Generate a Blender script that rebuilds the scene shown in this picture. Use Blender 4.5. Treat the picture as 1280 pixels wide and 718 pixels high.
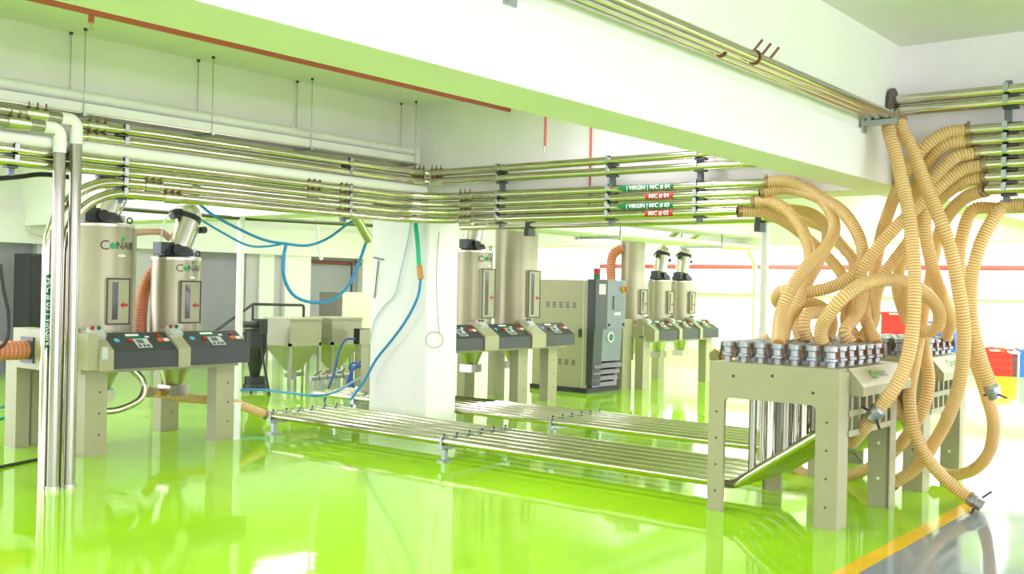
import bpy, bmesh, math, random
from mathutils import Vector, Matrix
random.seed(7)
for o in list(bpy.data.objects): bpy.data.objects.remove(o)
SC = bpy.context.scene
COL = SC.collection
PI = math.pi
V = Vector

# ------------------------------------------------------------------ camera
CH, FPX, YAW, ROLL = 1.5, 1290.0, math.radians(38.7), math.radians(1.2)
FW = V((math.cos(YAW), math.sin(YAW), 0)); RT0 = V((math.sin(YAW), -math.cos(YAW), 0)); UP0 = V((0, 0, 1))
RT = RT0*math.cos(ROLL) + UP0*math.sin(ROLL); UP = UP0*math.cos(ROLL) - RT0*math.sin(ROLL)
CO = V((0, 0, CH))
cam = bpy.data.cameras.new('camera'); cam.sensor_width = 36; cam.lens = 36*FPX/1280; cam.clip_end = 200
co = bpy.data.objects.new('camera', cam); COL.objects.link(co)
m = Matrix((RT, UP, -FW)).transposed().to_4x4(); m.translation = CO; co.matrix_world = m
SC.camera = co
def ray(x, y): return FW + RT*((x-640)/FPX) + UP*((359-y)/FPX)
def on(x, y, ax, v):
    d = ray(x, y); i = 'xyz'.index(ax); return CO + d*((v-CO[i])/d[i])
def at(x, y, d): return CO + ray(x, y)*d

# ------------------------------------------------------------------ world, sun, exposure
w = bpy.data.worlds.new('sky'); SC.world = w; w.use_nodes = True
bg = w.node_tree.nodes['Background']; bg.inputs[0].default_value = (0.965, 0.925, 1.09, 1); bg.inputs[1].default_value = 2.6
SC.view_settings.view_transform = 'Standard'; SC.view_settings.look = 'None'
SC.view_settings.exposure = 1.15; SC.view_settings.gamma = 1.0; SC.view_settings.use_curve_mapping = False

# ------------------------------------------------------------------ materials
MATS = {}
def mat(name, col, rough=0.5, metal=0.0, noise=0.0, nscale=8.0, bump=0.0, bscale=40.0, emit=0.0, coat=0.0, spec=0.5, trans=0.0, stretch=None):
    if name in MATS: return MATS[name]
    M = bpy.data.materials.new(name); M.use_nodes = True; nt = M.node_tree; b = nt.nodes['Principled BSDF']
    b.inputs['Base Color'].default_value = (*col, 1); b.inputs['Roughness'].default_value = rough; b.inputs['Metallic'].default_value = metal
    b.inputs['Coat Weight'].default_value = coat; b.inputs['Coat Roughness'].default_value = 0.05; b.inputs['Specular IOR Level'].default_value = spec
    if emit: b.inputs['Emission Color'].default_value = (*col, 1); b.inputs['Emission Strength'].default_value = emit
    tc = nt.nodes.new('ShaderNodeTexCoord')
    def src():
        if not stretch: return tc.outputs['Object']
        mp = nt.nodes.new('ShaderNodeMapping'); mp.inputs['Scale'].default_value = stretch; nt.links.new(tc.outputs['Object'], mp.inputs[0]); return mp.outputs[0]
    if noise:
        n = nt.nodes.new('ShaderNodeTexNoise'); n.inputs['Scale'].default_value = nscale; n.inputs['Detail'].default_value = 5; nt.links.new(src(), n.inputs['Vector'])
        r = nt.nodes.new('ShaderNodeMapRange'); r.inputs[1].default_value = 0.3; r.inputs[2].default_value = 0.7; r.inputs[3].default_value = 1-noise; r.inputs[4].default_value = 1+noise*0.5
        mx = nt.nodes.new('ShaderNodeVectorMath'); mx.operation = 'SCALE'; mx.inputs[0].default_value = col
        nt.links.new(n.outputs[0], r.inputs[0]); nt.links.new(r.outputs[0], mx.inputs['Scale']); nt.links.new(mx.outputs[0], b.inputs['Base Color'])
    if bump:
        n2 = nt.nodes.new('ShaderNodeTexNoise'); n2.inputs['Scale'].default_value = bscale; n2.inputs['Detail'].default_value = 3; nt.links.new(src(), n2.inputs['Vector'])
        bp = nt.nodes.new('ShaderNodeBump'); bp.inputs['Strength'].default_value = bump; bp.inputs['Distance'].default_value = 0.02
        nt.links.new(n2.outputs[0], bp.inputs['Height']); nt.links.new(bp.outputs[0], b.inputs['Normal'])
    if trans:
        t = nt.nodes.new('ShaderNodeBsdfTranslucent'); t.inputs[0].default_value = (*col, 1); ms = nt.nodes.new('ShaderNodeMixShader'); ms.inputs[0].default_value = trans
        nt.links.new(b.outputs[0], ms.inputs[1]); nt.links.new(t.outputs[0], ms.inputs[2]); nt.links.new(ms.outputs[0], nt.nodes['Material Output'].inputs[0])
    MATS[name] = M; return M
green_floor = mat('green_epoxy', (0.375, 0.71, 0.018), 0.06, noise=0.06, nscale=1.2, bump=0.10, bscale=2.2)
grey_floor = mat('grey_epoxy', (0.27, 0.30, 0.39), 0.06, noise=0.08, nscale=1.0, bump=0.10, bscale=2.2)
yellow = mat('yellow_line', (0.95, 0.55, 0.01), 0.12, noise=0.08, nscale=3)
white = mat('white_paint', (0.89, 0.85, 0.90), 0.6, noise=0.03, nscale=2, bump=0.05, bscale=60)
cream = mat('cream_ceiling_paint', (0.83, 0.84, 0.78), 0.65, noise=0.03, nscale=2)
grey_panel = mat('grey_panel', (0.32, 0.29, 0.39), 0.5, noise=0.05, nscale=3)
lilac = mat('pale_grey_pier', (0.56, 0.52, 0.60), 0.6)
steel = mat('stainless', (0.64, 0.585, 0.51), 0.14, 1.0, noise=0.08, nscale=5)
steel_mat = mat('brushed_steel', (0.60, 0.56, 0.48), 0.33, 1.0, noise=0.1, nscale=4)
alu = mat('cast_aluminium', (0.40, 0.40, 0.43), 0.40, 0.8, noise=0.2, nscale=30)
zinc = mat('galvanised', (0.45, 0.48, 0.52), 0.4, 0.9, noise=0.15, nscale=25)
satin = mat('satin_standpipe', (0.36, 0.335, 0.29), 0.2, 0.7)
metalskin = mat('satin_hopper_skin', (0.40, 0.365, 0.255), 0.36, 0.45, noise=0.04, nscale=5)
hopskin = mat('hopper_sheet_steel', (0.55, 0.51, 0.42), 0.4, 0.5, noise=0.06, nscale=4)
strutm = mat('weathered_strut', (0.16, 0.18, 0.21), 0.4, 0.6)
clampm = mat('tan_clamp', (0.36, 0.26, 0.15), 0.4, 0.7)
pvc = mat('white_pvc', (0.86, 0.84, 0.86), 0.35, noise=0.05, nscale=4)
beige = mat('beige_powder_coat', (0.40, 0.37, 0.235), 0.42, noise=0.03, nscale=6)
black = mat('black_plastic', (0.02, 0.02, 0.024), 0.45)
charcoal = mat('charcoal_panel', (0.045, 0.05, 0.06), 0.4, noise=0.06, nscale=6)
slate = mat('slate_blue_panel', (0.20, 0.22, 0.28), 0.4)
dark = mat('dark_steel', (0.07, 0.07, 0.08), 0.45, 0.5)
red = mat('red_paint', (0.55, 0.03, 0.05), 0.4)
redp = mat('pink_red_pipe_paint', (0.55, 0.10, 0.10), 0.4)
hose_clear = mat('hose_wall', (0.97, 0.79, 0.48), 0.35, trans=0.42)
hose_rib = mat('hose_rib', (0.72, 0.36, 0.07), 0.4, trans=0.2)
duct_clear = mat('duct_wall', (0.75, 0.30, 0.17), 0.45, trans=0.2)
duct_rib = mat('duct_rib', (0.55, 0.16, 0.07), 0.45)
blue = mat('blue_air_hose', (0.02, 0.25, 0.55), 0.35)
deepblue = mat('deep_blue_air_hose', (0.01, 0.07, 0.45), 0.35)
teal = mat('teal_hose', (0.0, 0.28, 0.30), 0.35)
tgreen = mat('green_tube', (0.0, 0.45, 0.25), 0.35)
paleblue = mat('pale_blue_tube', (0.42, 0.60, 0.70), 0.35)
brass = mat('brass', (0.40, 0.22, 0.07), 0.3, 1.0)
sgreen = mat('sticker_green', (0.0, 0.15, 0.05), 0.4)
sred = mat('sticker_red', (0.40, 0.025, 0.02), 0.4)
swhite = mat('print_white', (0.9, 0.9, 0.9), 0.5)
lgrey = mat('light_grey_plastic', (0.55, 0.57, 0.58), 0.4)
glassd = mat('sight_glass', (0.10, 0.09, 0.10), 0.08)
bluedot = mat('blue_sticker', (0.12, 0.45, 0.75), 0.4)
logo_dark = mat('logo_dark', (0.03, 0.04, 0.05), 0.4)
logo_green = mat('logo_green', (0.03, 0.40, 0.10), 0.4)
bluep = mat('blue_crate_plastic', (0.03, 0.12, 0.55), 0.4)
redc = mat('red_crate_plastic', (0.60, 0.02, 0.03), 0.4)
paper = mat('paper', (0.85, 0.78, 0.66), 0.7)
rust = mat('rusty_bolt', (0.22, 0.11, 0.06), 0.6, 0.4)
screen = mat('display', (0.16, 0.18, 0.20), 0.15)

# ------------------------------------------------------------------ mesh helpers
class MB:
    def __init__(s): s.v = []; s.f = []; s.mi = []; s.sm = []
    def face(s, idx, mi=0, sm=False): s.f.append(idx); s.mi.append(mi); s.sm.append(sm)
    def box(s, x0, x1, y0, y1, z0, z1, mi=0):
        b = len(s.v)
        for z in (z0, z1):
            for x, y in ((x0, y0), (x1, y0), (x1, y1), (x0, y1)): s.v.append(V((x, y, z)))
        for q in ((3, 2, 1, 0), (4, 5, 6, 7), (0, 1, 5, 4), (1, 2, 6, 5), (2, 3, 7, 6), (3, 0, 4, 7)): s.face([b+i for i in q], mi)
        return s
    def bar(s, p, q, wd, hg, mi=0, upv=None):
        p = V(p); q = V(q); d = (q-p).normalized(); u = V(upv) if upv else (V((0, 0, 1)) if abs(d.z) < .9 else V((0, 1, 0)))
        r = d.cross(u).normalized(); u = r.cross(d); b = len(s.v)
        for e in (p, q):
            for a, c in ((-1, -1), (1, -1), (1, 1), (-1, 1)): s.v.append(e + r*(a*wd/2) + u*(c*hg/2))
        for k in ((3, 2, 1, 0), (4, 5, 6, 7), (0, 1, 5, 4), (1, 2, 6, 5), (2, 3, 7, 6), (3, 0, 4, 7)): s.face([b+i for i in k], mi)
        return s
    def rings(s, rs, mi=0, caps=True, closed=False, mis=None, sm=True):
        n = len(rs[0]); b = len(s.v)
        for r in rs: s.v.extend(r)
        m_ = len(rs)
        for i in range(m_ if closed else m_-1):
            j = (i+1) % m_
            for k in range(n):
                l = (k+1) % n
                s.face([b+i*n+k, b+i*n+l, b+j*n+l, b+j*n+k], mis[i] if mis else mi, sm)
        if caps and not closed:
            e = len(s.v); s.v.extend(V(p) for p in rs[0]); s.v.extend(V(p) for p in rs[-1])
            s.face([e+k for k in range(n)][::-1], mi); s.face([e+n+k for k in range(n)], mi)
        return s
    def cyl(s, p, q, r0, r1=None, n=14, mi=0, caps=True):
        p = V(p); q = V(q); r1 = r0 if r1 is None else r1; d = (q-p).normalized()
        a = d.orthogonal().normalized(); c = d.cross(a)
        rs = [[e + (a*math.cos(2*PI*k/n) + c*math.sin(2*PI*k/n))*r for k in range(n)] for e, r in ((p, r0), (q, r1))]
        return s.rings(rs, mi, caps)
    def lathe(s, p, d, prof, n=20, mi=0, caps=True):
        p = V(p); d = V(d).normalized(); a = d.orthogonal().normalized(); c = d.cross(a)
        rs = [[p + d*h + (a*math.cos(2*PI*k/n) + c*math.sin(2*PI*k/n))*max(r, 1e-4) for k in range(n)] for r, h in prof]
        return s.rings(rs, mi, caps, sm=False)
    def prism(s, poly, off, mi=0):
        b = len(s.v); n = len(poly); off = V(off)
        s.v.extend(V(p) for p in poly); s.v.extend(V(p)+off for p in poly)
        s.face([b+i for i in range(n)][::-1], mi); s.face([b+n+i for i in range(n)], mi)
        for i in range(n): j = (i+1) % n; s.face([b+i, b+j, b+n+j, b+n+i], mi)
        return s
    def tube(s, pts, r, n=10, mi=0, caps=True, closed=False):
        pts = [V(p) for p in pts]; rs = []; a = None
        for i, p in enumerate(pts):
            if closed: d = (pts[(i+1) % len(pts)]-pts[i-1])
            else: d = pts[min(i+1, len(pts)-1)]-pts[max(i-1, 0)]
            d.normalize()
            a = d.orthogonal().normalized() if a is None else (a - d*a.dot(d)).normalized()
            c = d.cross(a)
            rr = r[i] if isinstance(r, (list, tuple)) else r
            rs.append([p + (a*math.cos(2*PI*k/n) + c*math.sin(2*PI*k/n))*rr for k in range(n)])
        return s.rings(rs, mi, caps, closed)
def fillet(pts, rad, seg=8):
    pts = [V(p) for p in pts]; out = [pts[0]]
    for i in range(1, len(pts)-1):
        p = pts[i]; a = (pts[i-1]-p); b = (pts[i+1]-p); la, lb = a.length, b.length; a.normalize(); b.normalize()
        ang = a.angle(b)
        if ang > PI-.02: out.append(p); continue
        t = min(rad/math.tan(ang/2), la*.49, lb*.49); R = t*math.tan(ang/2)
        cen = p + (a+b).normalized()*(R/math.sin(ang/2)); s0 = p+a*t-cen; s1 = p+b*t-cen; tot = s0.angle(s1)
        for k in range(seg+1):
            f = k/seg; out.append(cen + (s0*math.sin((1-f)*tot) + s1*math.sin(f*tot))/math.sin(tot))
    out.append(pts[-1]); return out
def spline(pts, step=0.03):
    pts = [V(p) for p in pts]; P = [pts[0]*2-pts[1]] + pts + [pts[-1]*2-pts[-2]]; dense = []
    for i in range(1, len(P)-2):
        p0, p1, p2, p3 = P[i-1:i+3]
        for k in range(24):
            t = k/24; dense.append(0.5*((2*p1) + (p2-p0)*t + (2*p0-5*p1+4*p2-p3)*t*t + (3*p1-p0-3*p2+p3)*t**3))
    dense.append(pts[-1]); out = [dense[0]]; acc = 0
    for a, b in zip(dense, dense[1:]):
        l = (b-a).length; pos = step-acc
        while pos <= l and l > 0: out.append(a.lerp(b, pos/l)); pos += step
        acc = (acc+l) % step
    out.append(pts[-1]); return out

# ------------------------------------------------------------------ object helpers
def tag(o, label, cat, group=None, kind=None):
    if label: o['label'] = label
    if cat: o['category'] = cat
    if group: o['group'] = group
    if kind: o['kind'] = kind
    return o
def thing(name, label, cat, loc, group=None):
    o = bpy.data.objects.new(name, None); COL.objects.link(o); o.location = V(loc); o.empty_display_size = .1
    o['ox'] = 0; del o['ox']
    return tag(o, label, cat, group)
ROOTLOC = {}
def rootloc(o):
    while o.parent: o = o.parent
    return V(o.location)
def mesh_of(name, mb, mats, shift):
    me = bpy.data.meshes.new(name); me.from_pydata([tuple(v-shift) for v in mb.v], [], mb.f)
    for M in (mats if isinstance(mats, (list, tuple)) else [mats]): me.materials.append(M)
    me.polygons.foreach_set('material_index', mb.mi); me.polygons.foreach_set('use_smooth', mb.sm); me.update(); return me
def obj(name, mb, mats, parent=None, label=None, cat=None, group=None, kind=None):
    if parent is not None: sh = rootloc(parent)
    else:
        xs = [v.x for v in mb.v]; ys = [v.y for v in mb.v]; zs = [v.z for v in mb.v]
        sh = V(((min(xs)+max(xs))/2, (min(ys)+max(ys))/2, min(zs)))
    o = bpy.data.objects.new(name, mesh_of(name, mb, mats, sh)); COL.objects.link(o)
    if parent is not None: o.parent = parent
    else: o.location = sh
    if label and parent is not None: o['label'] = label
    elif parent is None: tag(o, label, cat, group, kind)
    if kind and parent is not None: o['kind'] = kind
    return o
def copy_tree(o, parent=None):
    c = o.copy(); COL.objects.link(c); c.parent = parent
    for ch in list(o.children): copy_tree(ch, c)
    return c
def inst(src, parent, off):
    c = src.copy(); COL.objects.link(c); c.parent = parent; c.location = V(src.location)+V(off)
    for ch in list(src.children):
        g = ch.copy(); COL.objects.link(g); g.parent = c
    return c
def struct(name, mb, M, label=None, parent=None):
    o = obj(name, mb, M, parent); 
    o['kind'] = 'structure'
    if label: o['label'] = label
    return o
def text_mb(s, size, fn, extr=0.0, mi=0, align='CENTER', bold=0.0):
    """flat lettering; fn maps (u, v) in metres to a world point"""
    cu = bpy.data.curves.new('t', 'FONT'); cu.body = s; cu.size = size; cu.align_x = align; cu.align_y = 'CENTER'; cu.resolution_u = 3; cu.offset = size*bold
    to = bpy.data.objects.new('t', cu); COL.objects.link(to); dg = bpy.context.evaluated_depsgraph_get()
    me = bpy.data.meshes.new_from_object(to.evaluated_get(dg)); mb = MB()
    bm = bmesh.new(); bm.from_mesh(me)
    for k in range(-4, 5): bmesh.ops.bisect_plane(bm, geom=bm.verts[:]+bm.edges[:]+bm.faces[:], plane_co=(0, k*size*.11, 0), plane_no=(0, 1, 0))
    bm.to_mesh(me); bm.free()
    mb.v = [V(fn(v.co.x, v.co.y)) for v in me.vertices]
    for p in me.polygons: mb.face(list(p.vertices), mi)
    bpy.data.objects.remove(to); bpy.data.curves.remove(cu); bpy.data.meshes.remove(me); return mb

# ================================================================== the setting
LW = 13.0      # watts of one added batten lamp
CZ = 3.33       # ceiling
BZ = 2.29       # beam bottoms
FX0, FX1, FY0, FY1 = -7.0, 24.0, -8.0, 16.2
struct('floor', MB().box(FX0, FX1, 2.10, FY1, -.1, 0), green_floor, 'glossy lime green epoxy floor')
struct('floor_far_side', MB().box(FX0, FX1, FY0, .60, -.1, 0), green_floor, 'lime green epoxy floor on the other side of the walkway')
struct('trim_9', MB().box(FX0, FX1, .60, .71, -.1, 0.0005), yellow, 'second yellow line along the grey walkway')
struct('floor_walkway', MB().box(FX0, FX1, .71, 1.99, -.1, 0), grey_floor, 'glossy grey epoxy walkway floor')
struct('trim_1', MB().box(FX0, FX1, 1.99, 2.10, -.1, 0.0005), yellow, 'yellow line between green floor and grey walkway')
struct('ceiling', MB().box(FX0, FX1, FY0, FY1, CZ, CZ+.15), cream, 'pale painted ceiling slab')
# beam along the room (near), white lower part; shade on the upper part painted in cream
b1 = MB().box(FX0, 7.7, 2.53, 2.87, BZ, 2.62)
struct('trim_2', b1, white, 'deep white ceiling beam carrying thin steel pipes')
struct('trim_3', MB().box(FX0, 7.7, 2.55, 2.85, 2.62, CZ), cream, 'upper band of the deep ceiling beam, shade painted in cream')
struct('trim_4', MB().box(FX0, 7.7, 7.42, 7.95, BZ+.1, CZ), white, 'white ceiling beam behind the cable tray')
struct('trim_5', MB().box(7.7, 8.2, FY0, FY1, BZ, CZ), white, 'white cross beam above the square column')
struct('trim_6', MB().box(8.2, FX1, 7.42, 7.95, BZ+.1, CZ), white, 'white ceiling beam beyond the square column')
struct('trim_7', MB().box(8.2, FX1, 2.53, 2.87, BZ, CZ), white, 'white ceiling beam beyond the hose racks')
struct('trim_8', MB().box(15.7, 16.2, FY0, FY1, BZ, CZ), white, 'far white cross beam')
c = MB().prism([(7.7, 7.30, 0), (7.72, 7.28, 0), (8.16, 7.28, 0), (8.18, 7.30, 0), (8.18, 8.10, 0), (7.7, 8.10, 0)], (0, 0, BZ+.1))
struct('wall_column', c, white, 'square white concrete column')
# back wall: grey panels, white piers, lintel
wb = struct('wall_back', MB().box(4.0, FX1, 16.05, FY1, 0, CZ), grey_panel, 'grey panelled back wall with white piers')
def pier(x0, x1, y0, M): struct('pier', MB().box(x0, x1, y0, 16.06, 0, 2.02), M, None, wb)
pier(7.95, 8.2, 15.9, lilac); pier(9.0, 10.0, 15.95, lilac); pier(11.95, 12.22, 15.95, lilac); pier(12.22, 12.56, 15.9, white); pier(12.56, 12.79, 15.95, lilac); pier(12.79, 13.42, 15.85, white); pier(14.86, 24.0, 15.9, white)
struct('lintel', MB().box(4.0, FX1, 15.8, 16.06, 2.02, 2.53), white, None, wb)
struct('upper_lintel', MB().box(4.0, FX1, 15.9, 16.06, 2.53, CZ), white, None, wb)
wl = struct('wall_left_added', MB().box(FX0-.2, FX0, FY0, FY1, 0, 1.0), white, 'unseen white side wall with a window band, added to shape the light')  # unseen wall added to cut side light; its windows added for bright reflections
struct('header', MB().box(FX0-.2, FX0, FY0, FY1, 2.6, CZ), white, None, wl)
for k in range(9): struct('pier', MB().box(FX0-.2, FX0, FY0+3*k-.4, FY0+3*k+.4, 1.0, 2.6), white, None, wl)
# far right wall: dado, ledge, window band open to the sky
wr = struct('wall_right', MB().box(24.0, 24.2, FY0, FY1, 0, 1.45), white, 'white far wall under a long window band')
struct('dado', MB().box(23.93, 24.01, FY0, FY1, 0, .54), lilac, None, wr)
struct('sill', MB().box(23.8, 24.2, FY0, FY1, 1.45, 1.69), lilac, None, wr)
struct('header', MB().box(24.0, 24.2, FY0, FY1, 2.95, CZ), white, None, wr)
for k in range(9):
    y = FY0+.1+k*3.0
    struct('mullion', MB().box(24.02, 24.14, y, y+.1, 1.69, 2.95), white, None, wr)
for k, (z, r) in enumerate(((2.42, .035), (2.62, .03))):
    obj('conduit', MB().cyl((23.7, FY0, z), (23.7, FY1, z), r), pvc, None, ['white conduit just above the red pipe on the far wall', 'upper white conduit on the far wall'][k], 'conduit')
obj('sprinkler_main', MB().cyl((23.6, FY0, 2.12), (23.6, FY1, 2.12), .06), redp, None, 'long red sprinkler main along the far window wall', 'pipe')

# ceiling battens: lamps added out of view to brighten the bays
def batten(x, y, watts, where):
    t = thing('added_lamp', 'added white batten lamp under the ceiling '+where, 'lamp', (x, y, CZ-.08), 'added ceiling batten lamps '+where)
    obj('housing', MB().box(x-.62, x+.62, y-.08, y+.08, CZ-.05, CZ), pvc, t)
    obj('diffuser', MB().box(x-.60, x+.60, y-.06, y+.06, CZ-.075, CZ-.05), mat('added_lamp_diffuser', (1, 1, 1), .4, emit=3.0), t)
    L = bpy.data.lights.new('added_light', 'AREA'); L.shape = 'RECTANGLE'; L.size = 1.2; L.size_y = .12; L.energy = watts; L.color = (.95, .89, 1.0)
    lo = bpy.data.objects.new('added_light', L); COL.objects.link(lo); lo.parent = t; lo.location = (0, 0, -.005)
for x in (-1, 1.5, 4, 6.5): batten(x, 4.6, LW*1.5, 'between the two long beams')
for x in (2, 4.5, 7.0): batten(x, 10.4, LW*.9, 'over the near dryer station')
for x in (9.5, 12, 14.5): batten(x, 9.9, LW*1.5, 'over the far dryer stations')
for x in (5, 8, 11, 14.0): batten(x, 13.5, LW*1.1, 'beside the back wall')
for x in (9.5, 12, 14.5): batten(x, 5.0, LW*2, 'beyond the cross beam')
for x in (10.5, 13): batten(x, 1.0, LW*3, 'over the nearer walkway end')
for x in (18, 21): batten(x, 1.0, LW*10, 'over the far walkway')
for x in (18, 21): batten(x, 5.0, LW*8, 'over the crates'); batten(x, 11, LW*10, 'at the far end of the hall')

# ================================================================== pipe runs
YL, XR = 7.13, 7.5
PR = .036
def coupling(parent, c, d, r=PR, L=.15, bolts=3, updir=(0, 0, 1)):
    c = V(c); d = V(d).normalized(); u = V(updir)
    cp = obj('coupling', MB().cyl(c-d*L/2, c+d*L/2, r*1.18, n=14), steel_mat, parent)
    side = V((0, 1, 0)) if abs(d.x) > .7 else V((1, 0, 0))
    for k in range(bolts):
        p = c + d*(L*(k/(max(bolts-1, 1))-.5)*.8) + side*(-r*.9)
        mb = MB().cyl(p+u*(r*.9), p+u*(r+.036), .006, n=6); mb.box(p.x-.01, p.x+.01, p.y-.01, p.y+.01, p.z+r*.9, p.z+r*1.1)
        obj('bolt', mb, rust, cp)
    return cp
def pipe(name, label, pts, r=PR, M=steel, fil=.1, cat='pipe', group=None, seg=10):
    return obj(name, MB().tube(fillet(pts, fil, seg), r, 14), M, None, label, cat, group)
ZA, ZB, ZC, ZD, ZE, ZF, ZG = 2.615, 2.53, 2.455, 2.375, 2.295, 2.215, 2.14
pA = pipe('steel_pipe', 'topmost steel pipe of the rack turning the corner by the column', [(3.86, YL, ZA), (XR, YL, ZA), (XR, 2.84, ZA)], fil=.09)
pB = pipe('steel_pipe', 'second steel pipe from the top of the rack turning the corner', [(3.86, YL, ZB), (XR, YL, ZB), (XR, 2.84, ZB-.02)], fil=.09)
pC = pipe('plastic_pipe', 'white plastic pipe running between the steel pipes under the cable tray', [(2.2, YL, ZC), (7.44, YL, ZC-.01)], r=.045, M=pvc)
obj('end_cap', MB().cyl((7.42, YL, ZC-.01), (7.47, YL, ZC-.01), .046), pvc, pC)
pD = pipe('steel_pipe', 'steel pipe marked VIRGIN M/C 04 with sweeping corner bend', [(2.2, YL, ZD), (XR, YL, ZD), (XR, 3.5, ZD-.02)], fil=.42)
pE = pipe('steel_pipe', 'steel pipe marked with red M/C 04 sticker', [(2.2, YL, ZE), (XR, YL, ZE), (XR, 3.54, ZE-.015)], fil=.42)
pF = pipe('steel_pipe', 'steel pipe marked VIRGIN M/C 03 dropping to the floor', [(3.64, 7.13, 0), (3.64, YL, ZF), (XR, YL, ZF), (XR, 3.61, ZF-.01)], fil=.52, seg=14)
pG = pipe('steel_pipe', 'lowest steel pipe of the corner rack with red M/C 03 sticker', [(3.75, 7.14, 0), (3.75, YL, ZG), (XR, YL, ZG), (XR, 3.73, ZG)], fil=.48, seg=14)
pA2 = pipe('steel_pipe', 'taller front standpipe with white elbow rising from green floor', [(3.79, 7.05, 0), (3.79, 7.05, ZA+.01), (2.2, 7.05, ZA+.01)], r=.041, fil=.07, M=satin)
pB2 = pipe('steel_pipe', 'shorter front standpipe with white elbow rising from green floor', [(3.67, 7.05, 0), (3.67, 7.05, ZB+.02), (2.2, 7.05, ZB+.02)], r=.041, fil=.07, M=satin)
for p, x, z in ((pA2, 3.79, ZA+.01), (pB2, 3.67, ZB+.02)):
    obj('elbow', MB().tube(fillet([(x, 7.05, z-.17), (x, 7.05, z), (x-.12, 7.05, z)], .07), .045, 16), pvc, p, 'white elbow')
    obj('clear_sleeve', MB().cyl((x, 7.05, z-.42), (x, 7.05, z-.17), .0425), satin, p)
    obj('foot_ring', MB().cyl((x, 7.05, 0), (x, 7.05, .03), .048), steel_mat, p)
    coupling(p, (x-.3, 7.05, z), (1, 0, 0), .041)
for p, z in ((pA, ZA), (pB, ZB)):
    coupling(p, (XR-.14, YL, z), (1, 0, 0)); coupling(p, (XR, YL-.16, z), (0, 1, 0)); coupling(p, (3.98, YL, z), (1, 0, 0))
for p, z in ((pD, ZD), (pE, ZE), (pF, ZF), (pG, ZG)):
    xx = on(430, 250, 'y', YL).x; coupling(p, (xx, YL, z), (1, 0, 0))
    yy = on(584, 250, 'x', XR).y; coupling(p, (XR, yy, z-.008), (0, 1, 0))
for p, z, px in ((pD, ZD, 420), (pE, ZE, 420)): coupling(p, (on(px-30, 240, 'y', YL).x, YL, z), (1, 0, 0))
coupling(pF, (4.45, YL, ZF), (1, 0, 0)); coupling(pG, (4.62, YL, ZG), (1, 0, 0))
# stickers wrapped on the pipes of the corner rack, face away from the rack side (-x)
def wrap_x(z0, y0, r, off):     # u runs along -y (reads left to right for someone facing the rack)
    return lambda u, v: (XR - (r+off)*math.cos(v/r), y0-u, z0 + (r+off)*math.sin(v/r))
def sticker(p, z0, y0, w_, M, text, arrow, size=.050):
    f = wrap_x(z0, y0, PR, .0012); mb = MB(); n = 6; hv = .027
    us = [-w_/2 + w_*k/8 for k in range(9)]
    rs = [[V(f(u, -hv+2*hv*k/n)) for k in range(n+1)] for u in us]
    b = len(mb.v)
    for r in rs: mb.v.extend(r)
    for i in range(8):
        for k in range(n): mb.face([b+i*(n+1)+k, b+(i+1)*(n+1)+k, b+(i+1)*(n+1)+k+1, b+i*(n+1)+k+1], 0)
    if arrow:
        t0 = len(mb.v)
        for k in range(9):
            v = -hv+2*hv*k/8; mb.v.extend([V(f(-w_/2, v)), V(f(-w_/2-.07*(1-abs(v)/hv), v))])
        for k in range(8): mb.face([t0+2*k, t0+2*k+2, t0+2*k+3, t0+2*k+1])
    st = obj('sticker', mb, M, p, 'sticker reading '+text)
    obj('lettering', text_mb(text, size, wrap_x(z0, y0, PR, .0028), bold=.010), swhite, st)
def yof(px, py=250): return on(px, py, 'x', XR-PR).y
def stick_px(p, z, x0, x1, M, text, arrow):
    ya, yb = yof(x0), yof(x1); sticker(p, z, (ya+yb)/2, ya-yb, M, text, arrow)
stick_px(pD, ZD-.013, 779, 841, sgreen, '| VIRGIN | M/C # 04', True)
stick_px(pE, ZE-.010, 806, 841, sred, 'M/C # 04', False)
stick_px(pF, ZF-.008, 779, 841, sgreen, '| VIRGIN | M/C # 03', True)
stick_px(pG, ZG, 806, 841, sred, 'M/C # 03', False)
# vertical sticker on the dropping pipe
mb = MB(); r_ = PR+.0012; fz = lambda u, v: (3.64 + (PR+.0012)*math.sin(v/PR), 7.13-(PR+.0012)*math.cos(v/PR), 1.26-u)
us = [-.26+.52*k/4 for k in range(5)]
for u in us: mb.v.extend(V(fz(u, -.024+.048*k/6)) for k in range(7))
for i in range(4):
    for k in range(6): mb.face([i*7+k, i*7+k+1, (i+1)*7+k+1, (i+1)*7+k])
t0 = len(mb.v); mb.v.extend([V(fz(.26, -.024)), V(fz(.33, 0)), V(fz(.26, .024)), V(fz(.26, 0))]); mb.face([t0, t0+1, t0+3]); mb.face([t0+3, t0+1, t0+2])
st = obj('sticker', mb, sgreen, pF, 'green sticker reading M/C # 03 VIRGIN')
obj('lettering', text_mb('M/C # 03 | VIRGIN', .060, lambda u, v: (3.64 + (PR+.003)*math.sin(v/PR), 7.13-(PR+.003)*math.cos(v/PR), 1.26-u), bold=.010), swhite, st)

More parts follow.
